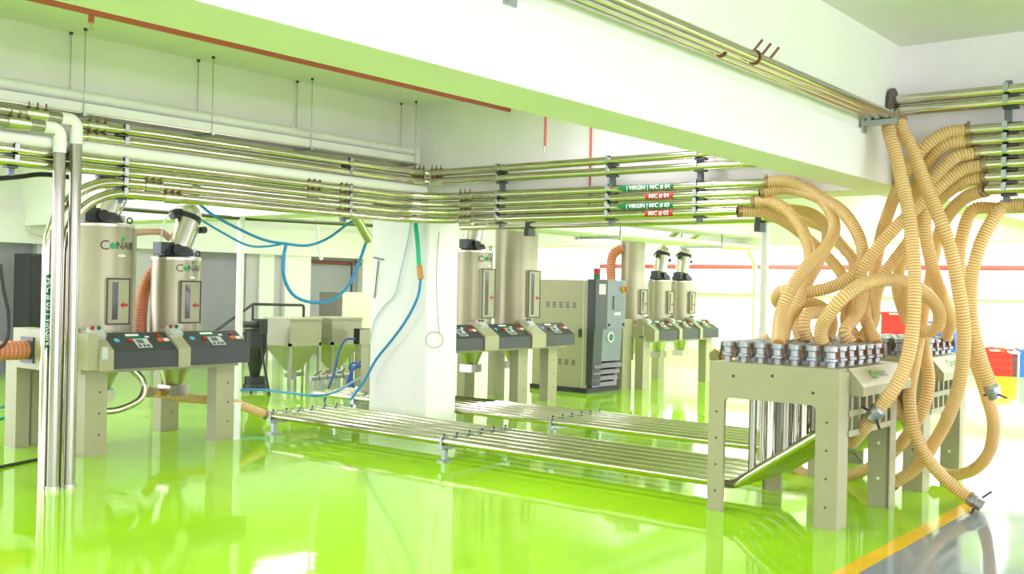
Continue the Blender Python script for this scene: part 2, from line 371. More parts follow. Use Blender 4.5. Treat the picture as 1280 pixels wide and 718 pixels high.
# right hand rack
RZ = [2.90, 2.82]
for k, z in enumerate(RZ):
    p = pipe('steel_pipe', ['upper', 'lower'][k]+' of the two steel pipes passing through the beam sleeve', [(XR, -3.5, z), (XR, 2.53, z)])
slv = MB().lathe((XR, 2.50, 2.875), (0, 1, 0), [(.10, .018), (.115, .018), (.115, .032), (.075, .032)], 24)
obj('wall_sleeve', slv, mat('sleeve_rubber', (.10, .085, .08), .6), None, 'dark round sleeve where two pipes pierce the beam', 'sleeve')
RR = [(2.645, 2.01), (2.565, 2.0), (2.485, 1.95), (2.40, 1.90), (2.315, 1.89), (2.23, 1.89)]
ords = ['first', 'second', 'third', 'fourth', 'fifth', 'sixth']
for k, (z, y) in enumerate(RR):
    pipe('steel_pipe', ords[k]+' hose-ended steel pipe from the top of the rack with six hoses', [(XR, -3.5, z), (XR, y, z)])
# beam pipes
for k, (y, z, r) in enumerate(((2.36, 2.705, .03), (2.42, 2.70, .026), (2.475, 2.695, .022))):
    p = pipe('steel_pipe', ['outermost of the three thin pipes strapped along the deep beam', 'middle of the three thin pipes strapped along the deep beam', 'innermost of the three thin pipes strapped along the deep beam'][k], [(-3, y, z), (7.12-.03*k, y, z)], r=r)
    if k < 2:
        x = 4.9-.25*k; ring = [(x, y+(r+.004)*math.cos(a), z+(r+.004)*math.sin(a)) for a in [2*PI*i/16 for i in range(16)]]
        obj('strap', MB().tube(ring, .006, 6, closed=True), rust, p, 'rusty strap')
    if k == 0:
        for j in range(3): obj('stud', MB().cyl((4.88+.1*j, y, z+r*.9), (4.92+.1*j, y-.03, z+r+.06), .008, n=6), rust, p)
for x, wh in ((6.92, 'beside the hose drop'), (3.1, 'at the far end from the hoses')):
    t = thing('strut_bracket', 'galvanised strut bracket under the beam pipes '+wh, 'bracket', (x, 2.53, 2.6))
    obj('channel', MB().box(x-.02, x+.02, 2.30, 2.53, 2.635, 2.672), zinc, t)
    obj('back_plate', MB().box(x-.035, x+.035, 2.515, 2.53, 2.59, 2.70), zinc, t)
    for y in (2.36, 2.42, 2.475): obj('clip', MB().box(x-.012, x+.012, y-.028, y-.024, 2.67, 2.74), zinc, t)

# strut posts with clamps
def strut(label, x, y, z0, z1, zs, axis, depth=.045):
    t = thing('strut_post', label, 'strut', (x, y, z0))
    if axis == 'y':  # behind pipes running along y, post sits on +x side
        obj('channel', MB().box(x+PR, x+PR+depth, y-.02, y+.02, z0, z1), strutm, t)
        for z in zs:
            obj('clamp', MB().box(x-PR-.006, x+PR, y-.016, y+.016, z+PR*.7, z+PR+.006).box(x-PR-.008, x-PR*.6, y-.016, y+.016, z-.012, z+PR+.006), zinc, t)
            obj('clamp_foot', MB().box(x-.02, x+PR+.01, y-.075, y+.02, z-PR-.012, z-PR+.002), dark, t)
    else:
        obj('channel', MB().box(x-.02, x+.02, y+PR, y+PR+depth, z0, z1), strutm, t)
        for z in zs:
            obj('clamp', MB().box(x-.016, x+.016, y-PR-.006, y+PR, z+PR*.7, z+PR+.006).box(x-.016, x+.016, y-PR-.008, y-PR*.6, z-.012, z+PR+.006), zinc, t)
            obj('clamp_foot', MB().box(x-.06, x+.02, y-.02, y+PR+.01, z-PR-.012, z-PR+.002), dark, t)
    return t
allz = [ZA, ZB-.01, ZD-.01, ZE-.01, ZF, ZG]
for px, lb in ((620, 'strut post holding the corner rack beside the column'), (758, 'strut post behind the arrow tips of the green stickers'), (868, 'strut post beside the sticker ends on the corner rack')):
    strut(lb, XR, yof(px), 2.06, 2.66, allz, 'y')
strut('strut post holding the eight pipe rack beside the sleeve', XR, on(1257, 180, 'x', XR).y, 2.15, 2.97, RZ+[z for z, y in RR], 'y')
for px, lb, zz in ((155, 'strut post behind the bends of the dropping pipes', allz), (436, 'strut post behind bolted couplings left of the column', allz), (18, 'strut post beside the standpipe elbows', [ZD, ZE])):
    strut(lb, on(px, 200, 'y', YL).x, YL, 2.07 if len(zz) > 2 else 2.20, 2.66 if len(zz) > 2 else 2.44, zz, 'x')

# cable tray, big plastic pipe, rods, red sprinkler pipe
t = thing('cable_tray', 'white cable tray hung from threaded rods under the ceiling', 'cable tray', (5, 7.3, 2.69))
obj('front_rail', MB().box(2.2, 7.46, 7.20, 7.215, 2.715, 2.785), pvc, t); obj('rear_rail', MB().box(2.2, 7.46, 7.37, 7.385, 2.715, 2.785), pvc, t)
obj('tray_floor', MB().box(2.2, 7.46, 7.20, 7.385, 2.705, 2.718), steel_mat, t)
p = pipe('plastic_pipe', 'thick white plastic pipe lying on the cable tray', [(2.2, 7.29, 2.84), (7.5, 7.29, 2.83)], r=.048, M=pvc)
obj('end_ring', MB().cyl((7.47, 7.29, 2.83), (7.51, 7.29, 2.83), .052), pvc, p)
for x in (3.46, 5.9): obj('joint', MB().cyl((x, 7.29, 2.84), (x+.02, 7.29, 2.84), .0495), pvc, p)
obj('green_hose', MB().tube(spline([(5.9, 7.33, 2.735), (6.5, 7.25, 2.745), (7.1, 7.28, 2.765), (7.47, 7.26, 2.765)], .06), .02, 8), tgreen, None, 'green hose lying in the cable tray', 'hose')
for i, px in enumerate((95, 257, 378, 510)):
    x = on(px, 60, 'y', 7.3).x
    x = (3.92, 5.02, 6.06, 7.39)[i]
    t = thing('hanger', 'pair of threaded tray rods, '+['furthest from the corner above the standpipes', 'second from the standpipes', 'second from the rack corner', 'nearest the rack corner'][i], 'hanger', (x, 7.3, 2.7))
    for y in (7.19, 7.395):
        obj('rod', MB().cyl((x, y, 2.69), (x, y, CZ), .0045, n=6), zinc, t); obj('nut', MB().cyl((x, y, CZ-.02), (x, y, CZ), .014, n=6), dark, t)
    obj('crossbar', MB().box(x-.015, x+.015, 7.17, 7.415, 2.685, 2.705), zinc, t)
p = pipe('sprinkler_pipe', 'thin red sprinkler pipe running below the ceiling with hanging head', [(-3, 6.24, 3.2), (7.69, 6.24, 3.2)], r=.022, M=redp)
x = on(114, 25, 'y', 6.24).x
hd = obj('sprinkler_head', MB().cyl((x, 6.24, 3.2), (x, 6.24, 3.13), .016, .02, 10), redp, p)
obj('nozzle', MB().cyl((x, 6.24, 3.13), (x, 6.24, 3.09), .008).cyl((x, 6.24, 3.09), (x, 6.24, 3.085), .018), steel, hd)
for xx in (1.5, 4.5, 7.4): obj('pipe_hanger', MB().cyl((xx, 6.24, 3.2), (xx, 6.24, CZ), .005, n=6), dark, p)
q = on(682, 150, 'x', 7.6)
t = thing('ceiling_sprinkler', 'small red sprinkler hanging near the cross beam', 'sprinkler', (7.4, q.y*7.4/7.6, 2.75))
px_, py_ = 7.4, q.y*7.4/7.6
obj('body', MB().cyl((px_, py_, CZ), (px_, py_, 2.76), .012), redp, t); obj('nozzle', MB().cyl((px_, py_, 2.77), (px_, py_, 2.72), .013, .008).cyl((px_, py_, 2.72), (px_, py_, 2.715), .018), steel, t)
qy = on(738, 200, 'x', 7.62).y; obj('drop_pipe', MB().cyl((7.62, qy, 2.2), (7.62, qy, 2.62), .010).cyl((7.62, qy, 2.62), (7.62, qy, CZ), .010), redp, None, 'thin red drop pipe behind the corner rack', 'pipe')
qy = on(760, 200, 'x', 7.66).y; obj('conduit', MB().cyl((7.67, qy, 2.3), (7.67, qy, CZ), .012), pvc, None, 'thin white conduit on the cross beam beside a strut', 'conduit')

# floor pipe bundles, with the sloping rise into each selector station
def floor_bundle(xs, y0, ysup, which, ysta=2.52):
    out = []
    for i, x in enumerate(xs):
        o = pipe('steel_pipe', ords[i if xs[0] > 8 else 5-i]+' pipe out from the column face in the '+which, [(x, y0, .175), (x, 3.22, .175), (x, ysta, .66)], r=.036, fil=.12)
        out.append(o)
    for y, wh in ysup:
        t = thing('pipe_support', 'low galvanised support '+wh+' under the '+which, 'pipe support', (sum(xs)/6, y, 0))
        obj('crossbar', MB().box(xs[0]-.05, xs[-1]+.05, y-.02, y+.02, .10, .14), zinc, t)
        for x in (xs[0]+.01, xs[-1]-.01):
            ps = obj('post', MB().box(x-.02, x+.02, y-.02, y+.02, 0, .11), zinc, t); obj('foot_plate', MB().box(x-.06, x+.06, y-.04, y+.04, 0, .012), zinc, ps)
        for x in xs:
            obj('clamp', MB().box(x-.040, x+.040, y-.014, y+.014, .209, .216).box(x-.044, x-.036, y-.014, y+.014, .13, .216).box(x+.036, x+.044, y-.014, y+.014, .13, .216), zinc, t)
            obj('bolt', MB().cyl((x, y, .21), (x, y, .236), .010, n=6), dark, t)
    return out
XS1 = [6.52+.166*i for i in range(6)]; XS2 = [x+1.72 for x in XS1]
fb = floor_bundle(XS1, 8.35, [(8.22, 'beside the near station'), (5.93, 'halfway along')], 'floor bundle in front of the column')
floor_bundle(XS2, 9.6, [(8.9, 'nearest the storage hoppers'), (6.05, 'halfway along')], 'floor bundle behind the column')
xx = 7.9
obj('drain_post', MB().cyl((6.03, 8.17, 0), (6.03, 8.17, .33), .05).cyl((6.03, 8.17, .33), (6.03, 8.17, .345), .056), pvc, None, 'short white upright pipe stub beside the station leg', 'pipe stub')

# ================================================================== drying stations
def text_plane_y(x0, y, z0): return lambda u, v: (x0+u, y, z0+v)
def station(name, label, x0, x1, panels, legs, loc_y=8.08, endplate=None):
    """table along x; panels = list of (xa, xb); legs = x centres"""
    t = thing(name, label, 'dryer station', ((x0+x1)/2, loc_y+.5, 0))
    y = loc_y
    obj('deck', MB().box(x0, x1, y+.08, y+1.1, .77, .95), beige, t)
    obj('front_rail', MB().box(x0, x1, y+.05, y+.12, .70, .80), beige, t)
    for x in legs:
        for yy, f in ((y+.06, 0), (y+.96, 1)):
            lg = obj('leg', MB().prism([(x-.1, yy, 0), (x+.1, yy, 0), (x+.1, yy+.14, 0), (x+.085, yy+.14, 0), (x+.085, yy+.015, 0), (x-.085, yy+.015, 0), (x-.085, yy+.14, 0), (x-.1, yy+.14, 0)], (0, 0, .78)), beige, t)
            for z in (.18, .36, .54):
                obj('bolt_hole', MB().cyl((x+.03, yy-.002, z), (x+.03, yy+.003, z), .009, n=8), dark, lg)
    def sep(xa, xb):
        s_ = obj('divider', MB().prism([(xa, y-.1, .73), (xa, y-.1, .90), (xa, y+.14, 1.06), (xa, y+.2, 1.06), (xa, y+.2, .73)], (xb-xa, 0, 0)), beige, t)
        xm = (xa+xb)/2; n = V((0, -.16, .24)).normalized(); d = V((0, .24, .16)).normalized(); c = V((xm, y+.075, 1.035))
        obj('switch_box', MB().bar(c-d*.06, c+d*.06, min(xb-xa, .13)*.95, .05, upv=n), lgrey, s_, 'light grey switch box')
        for dx, M in ((-.03, sred), (.028, sgreen)):
            p = c+V((dx, 0, 0))+d*.03+n*.024; obj('button', MB().cyl(p, p+n*.022, .016, n=10), M, s_)
    edges = []
    for i, (xa, xb) in enumerate(panels):
        pan = obj('control_panel', MB().prism([(xa, y-.085, .74), (xa, y-.085, .88), (xa, y+.14, 1.03), (xa, y+.2, 1.03), (xa, y+.2, .74)], (xb-xa, 0, 0)), charcoal, t, 'charcoal sloping control panel')
        n = V((0, -.15, .225)).normalized(); d = V((0, .225, .15)).normalized(); o0 = V((xa, y-.085, .88)); W = xb-xa
        def pt(u, s_, h=.0015): return o0 + V((u*W, 0, 0)) + d*(s_*.27) + n*h
        def quad(u0, u1, s0, s1, h=.002): 
            m_ = MB(); c_ = [pt(u0, s0, h), pt(u1, s0, h), pt(u1, s1, h), pt(u0, s1, h)]; return m_.prism([p-n*.0018 for p in c_], n*.0036)
        obj('keypad', quad(.42, .64, .18, .66, .004), lgrey, pan, 'grey keypad'); obj('display', quad(.46, .56, .40, .60, .007), screen, pan)
        for kx in (.46, .53, .59):
            for ks in (.24, .31): obj('key', quad(kx-.02, kx+.02, ks-.02, ks+.02, .0075), logo_dark, pan)
        obj('label_green', quad(.34, .62, .70, .80), sgreen, pan); obj('label_white', quad(.36, .56, .82, .92), swhite, pan); obj('side_tag', quad(.64, .70, .72, .80), swhite, pan)
        obj('blue_sticker', MB().cyl(pt(.18, .62, 0), pt(.18, .62, .003), .025, n=16), bluedot, pan)
        p = pt(.36, .55, 0); obj('stop_button', MB().cyl(p, p+n*.02, .022, n=12), sred, pan, 'red stop button')
        obj('warning_plate', quad(.80, .90, .50, .68), mat('warning_orange', (.6, .12, .03), .4), pan); obj('warning_tag', quad(.90, .98, .50, .66), paper, pan); obj('warning_light', MB().cyl(pt(.86, .80, 0), pt(.86, .80, .012), .018, n=10), sred, pan)
        edges.append((xa, xb))
    return t, sep
def dryer(label, x, y, zb, zt, R, win, group=None, logo=True, sta=None):
    t = thing('drying_hopper', label, 'drying hopper', (x, y, zb), group)
    obj('body', MB().cyl((x, y, zb), (x, y, zt), R, n=40), metalskin, t)
    obj('lid', MB().lathe((x, y, zt), (0, 0, 1), [(R+.008, -.02), (R+.008, .004), (R*.8, .02), (.05, .03)], 36), steel_mat, t)
    obj('base_ring', MB().lathe((x, y, zb), (0, 0, 1), [(R+.02, 0), (R+.02, .03), (R, .03)], 36), beige, t)
    obj('seam_strip', MB().box(x+R*.86, x+R*.98, y-R*.52, y-R*.30, zb+.03, zt-.02), beige, t)
    if sta is not None: obj('discharge_cone', MB().cyl((x, y, .78), (x, y, .50), R*.8, .09, 24).box(x-.1, x+.1, y-.1, y+.1, .40, .50), steel_mat, sta)
    for a in (-.9, .75):
        p = (x+R*.9*math.sin(a), y-R*.9*math.cos(a), zt+.045); rg = [(p[0]+.025*math.cos(2*PI*k/12), p[1], p[2]+.025*math.sin(2*PI*k/12)) for k in range(12)]
        obj('lifting_eye', MB().tube(rg, .007, 6, closed=True), black, t)
    z0, z1, hw = win; yf = y-R
    fr = obj('sight_window', MB().box(x-hw, x+hw, yf-.025, yf+.06, z0, z1), beige, t)
    obj('bezel', MB().box(x-hw-.008, x+hw+.008, yf-.03, yf-.02, z1-.008, z1+.006).box(x-hw-.008, x+hw+.008, yf-.03, yf-.02, z0-.006, z0+.008).box(x+hw-.004, x+hw+.008, yf-.03, yf-.02, z0, z1).box(x-hw-.008, x-hw+.004, yf-.03, yf-.02, z0, z1), dark, fr, 'dark window edge')
    obj('pane', MB().box(x-hw*.55, x-hw*.05, yf-.029, yf-.02, z0+.04, z1-.03), glassd, fr)
    zm = z0+(z1-z0)*.42
    obj('arrow_sticker', MB().prism([(x+hw*.15, yf-.028, zm), (x+hw*.5, yf-.028, zm-.028), (x+hw*.5, yf-.028, zm-.012), (x+hw*.85, yf-.028, zm-.012), (x+hw*.85, yf-.028, zm+.012), (x+hw*.5, yf-.028, zm+.012), (x+hw*.5, yf-.028, zm+.028)], (0, .004, 0)), sred, fr, 'red arrow')
    if logo:
        zl = (z1+zt)/2+.01+(.04 if zt-z1 > .35 else 0); off = .003
        fn = lambda u, v: (x+(R+off)*math.sin(u/R), y-(R+off)*math.cos(u/R), zl+v)
        ls = .095*R/.265
        obj('lettering', text_mb('C', ls*1.25, lambda u, v: fn(u-.115*R/.265, v)), logo_dark, t)
        obj('lettering', text_mb('NAIR', ls, lambda u, v: fn(u+.09*R/.265, v)), logo_dark, t)
        m_ = MB(); k = 14; c0 = -.045*R/.265
        m_.v = [V(fn(c0, 0))] + [V(fn(c0+.03*R/.265*math.cos(2*PI*i/k), .03*R/.265*math.sin(2*PI*i/k))) for i in range(k)]
        for i in range(k): m_.face([0, 1+i, 1+(i+1) % k])
        obj('green_emblem', m_, logo_green, t)
        m_ = MB(); m_.v = [V(fn(.02*R/.265, .045)), V(fn(.05*R/.265, .04)), V(fn(.085*R/.265, .085)), V(fn(.04*R/.265, .075))]; m_.face([0, 1, 2, 3]); obj('green_leaf', m_, logo_green, t)
        m_ = MB(); m_.v = [V(fn((.04+.045*math.cos(2*PI*i/k))*R/.265, -.085+.014*math.sin(2*PI*i/k))) for i in range(k)]; m_.face(list(range(k))); obj('oval_badge', m_, swhite, t)
    return t
def loader(label, x, y, z, s=1.0, lean=.42, group=None):
    t = thing('vacuum_loader', label, 'vacuum loader', (x, y, z), group)
    obj('base', MB().lathe((x, y, z), (0, 0, 1), [(.17*s, 0), (.17*s, .03*s), (.15*s, .07*s), (.10*s, .10*s)], 24), dark, t)
    obj('motor', MB().box(x-.26*s, x-.11*s, y-.12*s, y+.02*s, z+.01, z+.13*s), charcoal, t)
    obj('motor_cap', MB().cyl((x-.10*s, y-.10*s, z+.06*s), (x-.10*s, y-.17*s, z+.06*s), .055*s), black, t)
    d = V((math.sin(lean), 0, math.cos(lean))); p = V((x, y, z+.06*s)); side = V((math.cos(lean), 0, -math.sin(lean)))
    obj('chamber', MB().cyl(p, p+d*.34*s, .095*s, .115*s, 24), steel_mat, t, 'leaning steel chamber')
    obj('clamp_band', MB().cyl(p+d*.33*s, p+d*.38*s, .13*s, .13*s, 24), black, t)
    obj('filter_head', MB().lathe(p+d*.38*s, d, [(.115*s, 0), (.115*s, .04*s), (.08*s, .09*s), (.03*s, .10*s)], 22), steel_mat, t)
    obj('inlet', MB().tube(spline([p+d*.30*s, p+d*.36*s+side*(-.1*s), p+d*.30*s+side*(-.19*s)], .03), .05*s, 10), black, t)
    obj('toggle_clamp', MB().cyl(p+side*.13*s+d*.02*s, p+side*.15*s+d*.32*s, .012*s, n=8).box(p.x+.11*s, p.x+.19*s, p.y-.04*s, p.y+.04*s, p.z-.04*s, p.z+.02*s), zinc, t)
    obj('knob', MB().cyl(p+side*.19*s+d*.30*s+V((0, -.05*s, 0)), p+side*.19*s+d*.30*s+V((0, .05*s, 0)), .035*s, n=12), black, t)
    obj('air_line', MB().tube(spline([p+side*(-.2*s), p+side*(-.24*s)+d*.2*s, p+side*(-.16*s)+d*.4*s, p+side*(-.05*s)+d*.45*s], .03), .006, 6), pvc, t)
    q = p+d*.46*s
    obj('outlet_elbow', MB().tube(fillet([q-d*.05*s, q+d*.10*s, q+d*.10*s+V((-.26*s, -.42*s, .17*s))], .06*s, 6), .045*s, 12), steel_mat, t)
    return t
# near station: two dryers
tL, sep = station('dryer_station', 'beige station with two short drying hoppers beside the standpipes', 4.45, 6.02, [(4.66, 5.28), (5.40, 6.05)], [4.60, 5.89])
sep(4.53, 4.66); sep(5.28, 5.40)
obj('end_plate', MB().box(4.44, 4.53, 8.0, 9.15, .74, 1.04), beige, tL); obj('socket_plate', MB().box(4.545, 4.60, 7.968, 7.985, .83, .93), lgrey, tL)
obj('side_leg', MB().box(4.34, 4.46, 9.0, 9.2, 0, .80), beige, tL)
obj('duct_box', MB().box(4.28, 4.44, 8.38, 8.95, .72, 1.06), beige, tL); obj('duct_flange', MB().box(4.265, 4.285, 8.57, 8.79, .77, .99), dark, tL)
dryer('taller beige drying hopper behind the standpipes, with sight window', 4.93, 8.68, .95, 1.98, .265, (1.10, 1.50, .105), sta=tL)
dryer('smaller beige drying hopper next to the white vertical pole', 5.69, 8.68, .95, 1.71, .225, (1.10, 1.49, .105), sta=tL)
loader('vacuum loader on the taller hopper behind the standpipes', 4.95, 8.68, 2.0, .95, .35)
loader('vacuum loader on the smaller hopper next to the white pole', 5.70, 8.68, 1.73, .95, .35)
# middle station
tM, sep = station('dryer_station', 'beige station with big hoppers between the column and grey dryer cabinet', 8.55, 11.35, [(8.80, 9.47), (9.73, 10.40), (10.69, 11.35)], [8.68, 10.42, 11.06])
for a, b in ((8.6, 8.8), (9.47, 9.73), (10.40, 10.69)): sep(a, b)
dryer('medium beige drying hopper beside the right edge of the column', 10.02, 8.68, .95, 1.95, .25, (1.10, 1.72, .12), sta=tM)
dryer('largest beige drying hopper beside the grey dryer cabinet', 10.92, 8.68, .95, 2.30, .29, (1.10, 1.72, .12), logo=False, sta=tM)
dryer('beige drying hopper hidden behind the white column', 9.1, 8.68, .95, 1.95, .25, (1.10, 1.72, .12), logo=False) if False else None
loader('vacuum loader on the medium hopper beside the column', 10.02, 8.68, 1.97, .95, .2)
# far station
tF, sep = station('dryer_station', 'distant beige station with one tall and two short hoppers', 13.35, 15.5, [(13.52, 14.15), (14.24, 14.82), (14.90, 15.47)], [13.44, 15.42])
for a, b in ((13.4, 13.52), (14.15, 14.24), (14.82, 14.90)): sep(a, b)
obj('end_column', MB().box(13.1, 13.36, 8.35, 9.1, 0, 1.05), beige, tF)
dryer('tall slim hopper at the end of the distant station', 13.87, 8.68, .95, 2.30, .19, (1.12, 1.50, .10), logo=False, sta=tF)
for k, x in enumerate((14.70, 15.42)):
    dryer('short hopper on the distant station '+['next to the tall one', 'at the far end'][k], x, 8.68, .95, 1.66, .19, (1.12, 1.48, .09), logo=False, sta=tF)
    loader('vacuum loader on the short hopper '+['next to the tall one', 'at the far end of the distant station'][k], x, 8.68, 1.68, 1.0, .2)

# dehumidifier cabinet
cx0, cx1, cy0, cy1 = 12.2, 13.0, 8.38, 9.36
t = thing('dryer_cabinet', 'beige cabinet with dark grey front and stepped louvred base', 'cabinet', (12.6, 8.9, 0))
obj('plinth', MB().box(cx0-.02, cx1+.02, cy0-.03, cy1+.02, 0, .07), black, t)
obj('body', MB().box(cx0, cx1, cy0, cy1, .07, 1.62), beige, t)
for k, z in ((0, 1.28), (1, .45)):
    for j in range(5):
        for i in range(3):
            obj('vent_slot', MB().box(cx0-.004, cx0+.002, cy1-.30-.12*j+.0, cy1-.24-.12*j, z-.03*i, z-.03*i+.013), dark, t)
obj('side_handle', MB().box(cx0-.03, cx0, cy0+.10, cy0+.13, .80, .92), dark, t)
obj('side_panel_edge', MB().box(cx0-.006, cx0, cy0+.06, cy0+.075, .08, 1.61), lgrey, t)
up = obj('upper_front', MB().box(cx0+.02, cx1, cy0-.13, cy0, .92, 1.63), slate, t, 'slate grey upper front'); obj('front_strip', MB().box(cx0-.005, cx0+.30, cy0-.14, cy0, .92, 1.635), charcoal, t, 'dark vertical front strip')
obj('badge', MB().box(cx0+.07, cx0+.24, cy0-.146, cy0-.139, 1.42, 1.57), lgrey, up); obj('touch_screen', MB().box(cx0+.46, cx0+.74, cy0-.15, cy0-.129, 1.20, 1.40), screen, up); obj('screen_label', MB().box(cx0+.5, cx0+.66, cy0-.135, cy0-.129, 1.12, 1.16), swhite, up)
obj('main_switch', MB().cyl((cx0+.72, cy0-.13, 1.50), (cx0+.72, cy0-.17, 1.50), .05, n=16), mat('switch_yellow', (.8, .45, .02), .4), up, 'yellow and red main switch'); obj('switch_knob', MB().box(cx0+.705, cx0+.735, cy0-.19, cy0-.165, 1.46, 1.54), sred, up)
for dx in (.36, .74): obj('latch', MB().cyl((cx0+dx, cy0-.13, .98), (cx0+dx, cy0-.145, .98), .02, n=10), black, up)
lo = obj('lower_front', MB().prism([(cx0+.0, cy0, .45), (cx0, cy0-.09, .45), (cx0, cy0-.12, .92), (cx0, cy0, .92)], (.74, 0, 0)), slate, t); obj('lower_strip', MB().prism([(cx0-.01, cy0, .12), (cx0-.01, cy0-.1, .12), (cx0-.01, cy0-.13, .92), (cx0-.01, cy0, .92)], (.22, 0, 0)), charcoal, t)
obj('gauge', MB().cyl((cx0+.42, cy0-.115, .80), (cx0+.42, cy0-.135, .80), .075, n=20), swhite, lo); obj('gauge_face', MB().cyl((cx0+.42, cy0-.136, .80), (cx0+.42, cy0-.14, .80), .055, n=20), sgreen, lo)
for k in range(4):
    z = .34-.09*k; obj('louvre', MB().prism([(cx0+.02, cy0, z), (cx0+.02, cy0-.13+.012*k, z+.02), (cx0+.02, cy0-.10+.012*k, z+.085), (cx0+.02, cy0, z+.10)], (.72-.03*k, 0, 0)), charcoal, t)
bc = thing('beacon', 'small red and green signal beacon on the dryer cabinet', 'beacon', (12.75, 8.6, 1.62))
obj('lamp', MB().cyl((12.75, 8.6, 1.62), (12.75, 8.6, 1.72), .05), sgreen, bc); obj('cap', MB().cyl((12.75, 8.6, 1.72), (12.75, 8.6, 1.80), .05), sred, bc)

# ================================================================== material selector stations
def rrect_portal(x, th):
    yA, yB, zt, oA, oB, oz, r = 2.45, 3.36, 1.02, 2.60, 3.245, .78, .035
    left = [(oB, 0), (yB, 0), (yB, zt), (yA, zt), (yA, 0), (oA, 0)]
    arc = [(oA + r - r*math.cos(a), oz - r + r*math.sin(a)) for a in [PI/2*k/4 for k in range(5)]] + [(oB - r + r*math.sin(a), oz - r + r*math.cos(a)) for a in [PI/2*k/4 for k in range(5)]]
    return [(x, y, z) for y, z in left+arc]
X0 = 6.38
S = thing('selector_station', 'beige selector station nearest the yellow line, full of couplings', 'selector station', (6.9, 2.9, 0), 'material selector stations')
obj('front_frame', MB().prism(rrect_portal(X0, .03), (.03, 0, 0)), beige, S, 'beige portal frame with rounded opening')
for z in (.14, .32, .50, .68):
    for y in (2.525, 3.30): obj('bolt_hole', MB().cyl((X0-.003, y, z), (X0+.002, y, z), .008, n=8), dark, S)
for y, z in ((2.62, .86), (2.9, .95), (3.18, .93)): obj('bolt', MB().cyl((X0-.006, y, z), (X0+.002, y, z), .010, n=8), dark, S)
for (xa, xb, ya, yb, sx, sy) in ((X0+.03, X0+.17, 2.45, 2.60, 1, 1), (X0+.03, X0+.12, 3.25, 3.36, 1, -1), (7.34, 7.48, 2.45, 2.60, -1, 1), (7.34, 7.48, 3.25, 3.40, -1, -1)):
    ye = ya if sy > 0 else yb
    xe = xb if sx < 0 else xa
    mb = MB().box(xa, xb, min(ye, ye+sy*.02), max(ye, ye+sy*.02), 0, 1.0)
    if sx < 0: mb.box(xa, xa+.02, ya, yb, 0, 1.0)
    lg = obj('leg', mb, beige, S)
    for z in (.2, .45, .7): obj('bolt_hole', MB().cyl((xa-.003, (ya+yb)/2, z), (xa+.001, (ya+yb)/2, z), .012, n=8), swhite, lg)
obj('deck', MB().box(X0+.03, 7.50, 2.47, 3.36, .975, 1.02), beige, S)
obj('rear_apron', MB().box(7.46, 7.50, 2.47, 3.36, .80, .98), beige, S)
hd = obj('hood', MB().prism([(6.56, 2.50, 1.02), (6.56, 2.46, 1.02), (6.56, 2.36, .905), (6.56, 2.36, .845), (6.56, 2.50, .845)], (.94, 0, 0)), beige, S, 'sloping brand hood')
nn = V((0, -.115, .10)).normalized(); dd = V((0, .10, .115)).normalized()
fnl = lambda u, v: V((6.98+u, 2.41, .9625)) + dd*v + nn*.003
obj('lettering', text_mb('C', .095, lambda u, v: fnl(u-.12, v)), logo_dark, hd); obj('lettering', text_mb('NAIR', .07, lambda u, v: fnl(u+.07, v)), logo_dark, hd)
m_ = MB(); m_.v = [fnl(-.05, 0)]+[fnl(-.05+.028*math.cos(2*PI*i/14), .028*math.sin(2*PI*i/14)) for i in range(14)]
for i in range(14): m_.face([0, 1+i, 1+(i+1) % 14])
obj('green_emblem', m_, logo_green, hd)
obj('slot_back', MB().box(6.56, 7.40, 2.49, 2.51, .74, .85), dark, S)
for z in (.73, .60): obj('slot_rail', MB().box(6.54, 7.36, 2.44, 2.47, z-.02, z+.02), beige, S)
for k in range(6): obj('slot_divider', MB().box(6.60+.13*k, 6.635+.13*k, 2.45, 2.50, .58, .85), beige, S)
Y5 = [2.58+.17*j for j in range(5)]
Y7 = [2.56+.122*j for j in range(7)]
cp0 = None
for i, x in enumerate(XS1):
    for j, y in enumerate(Y7):
        if cp0 is None:
            cp0 = obj('coupling', MB().lathe((x, y, 1.02), (0, 0, 1), [(.026, 0), (.026, .035), (.042, .04), (.042, .055), (.034, .06), (.034, .10), (.046, .105), (.046, .135), (.038, .14), (.030, .14)], 12), alu, S, 'cast aluminium camlock coupling')
            for sgn in (-1, 1):
                obj('lever', MB().box(x-.010, x+.010, y+sgn*.044-.010, y+sgn*.044+.010, 1.085, 1.15).bar((x, y+sgn*.050, 1.145), (x, y+sgn*.060, 1.055), .014, .008), [rust, dark][sgn > 0], cp0)
            obj('pull_ring', MB().tube([(x+.055, y+.012*math.cos(2*PI*k/8), 1.075+.012*math.sin(2*PI*k/8)) for k in range(8)], .0025, 5, closed=True), dark, cp0)
            base = (x, y)
        else:
            c = inst(cp0, S, (x-base[0], y-base[1], 0))
        if j in (0, 1, 2, 3, 4):
            zb = .175 + max(0, (3.17-y))/.70*.485
            obj('riser_pipe', MB().cyl((x+.02*(j % 2), y+.05, zb), (x+.02*(j % 2), y+.05, 1.0), .031 if j % 2 else .027), [satin, steel][(i+j) % 2], S)
S2 = copy_tree(S); S2.location = V(S.location)+V((1.72, 0, 0)); S2['label'] = 'beige selector station further from the yellow line end, behind the hanging hoses'
S['label'] = 'beige selector station with open portal frame standing in front of the other'
ad = thing('camlock_cap', 'loose pale camlock cap resting on the selector station deck', 'cap', on(1010, 452, 'z', 1.02))
q = V(ad.location); obj('cap_body', MB().lathe(q, (0, 0, 1), [(.05, 0), (.05, .05), (.042, .06), (.01, .062)], 16), alu, ad); obj('cap_lever', MB().bar(q+V((.05, -.02, .03)), q+V((.09, -.05, .01)), .014, .008), alu, ad)

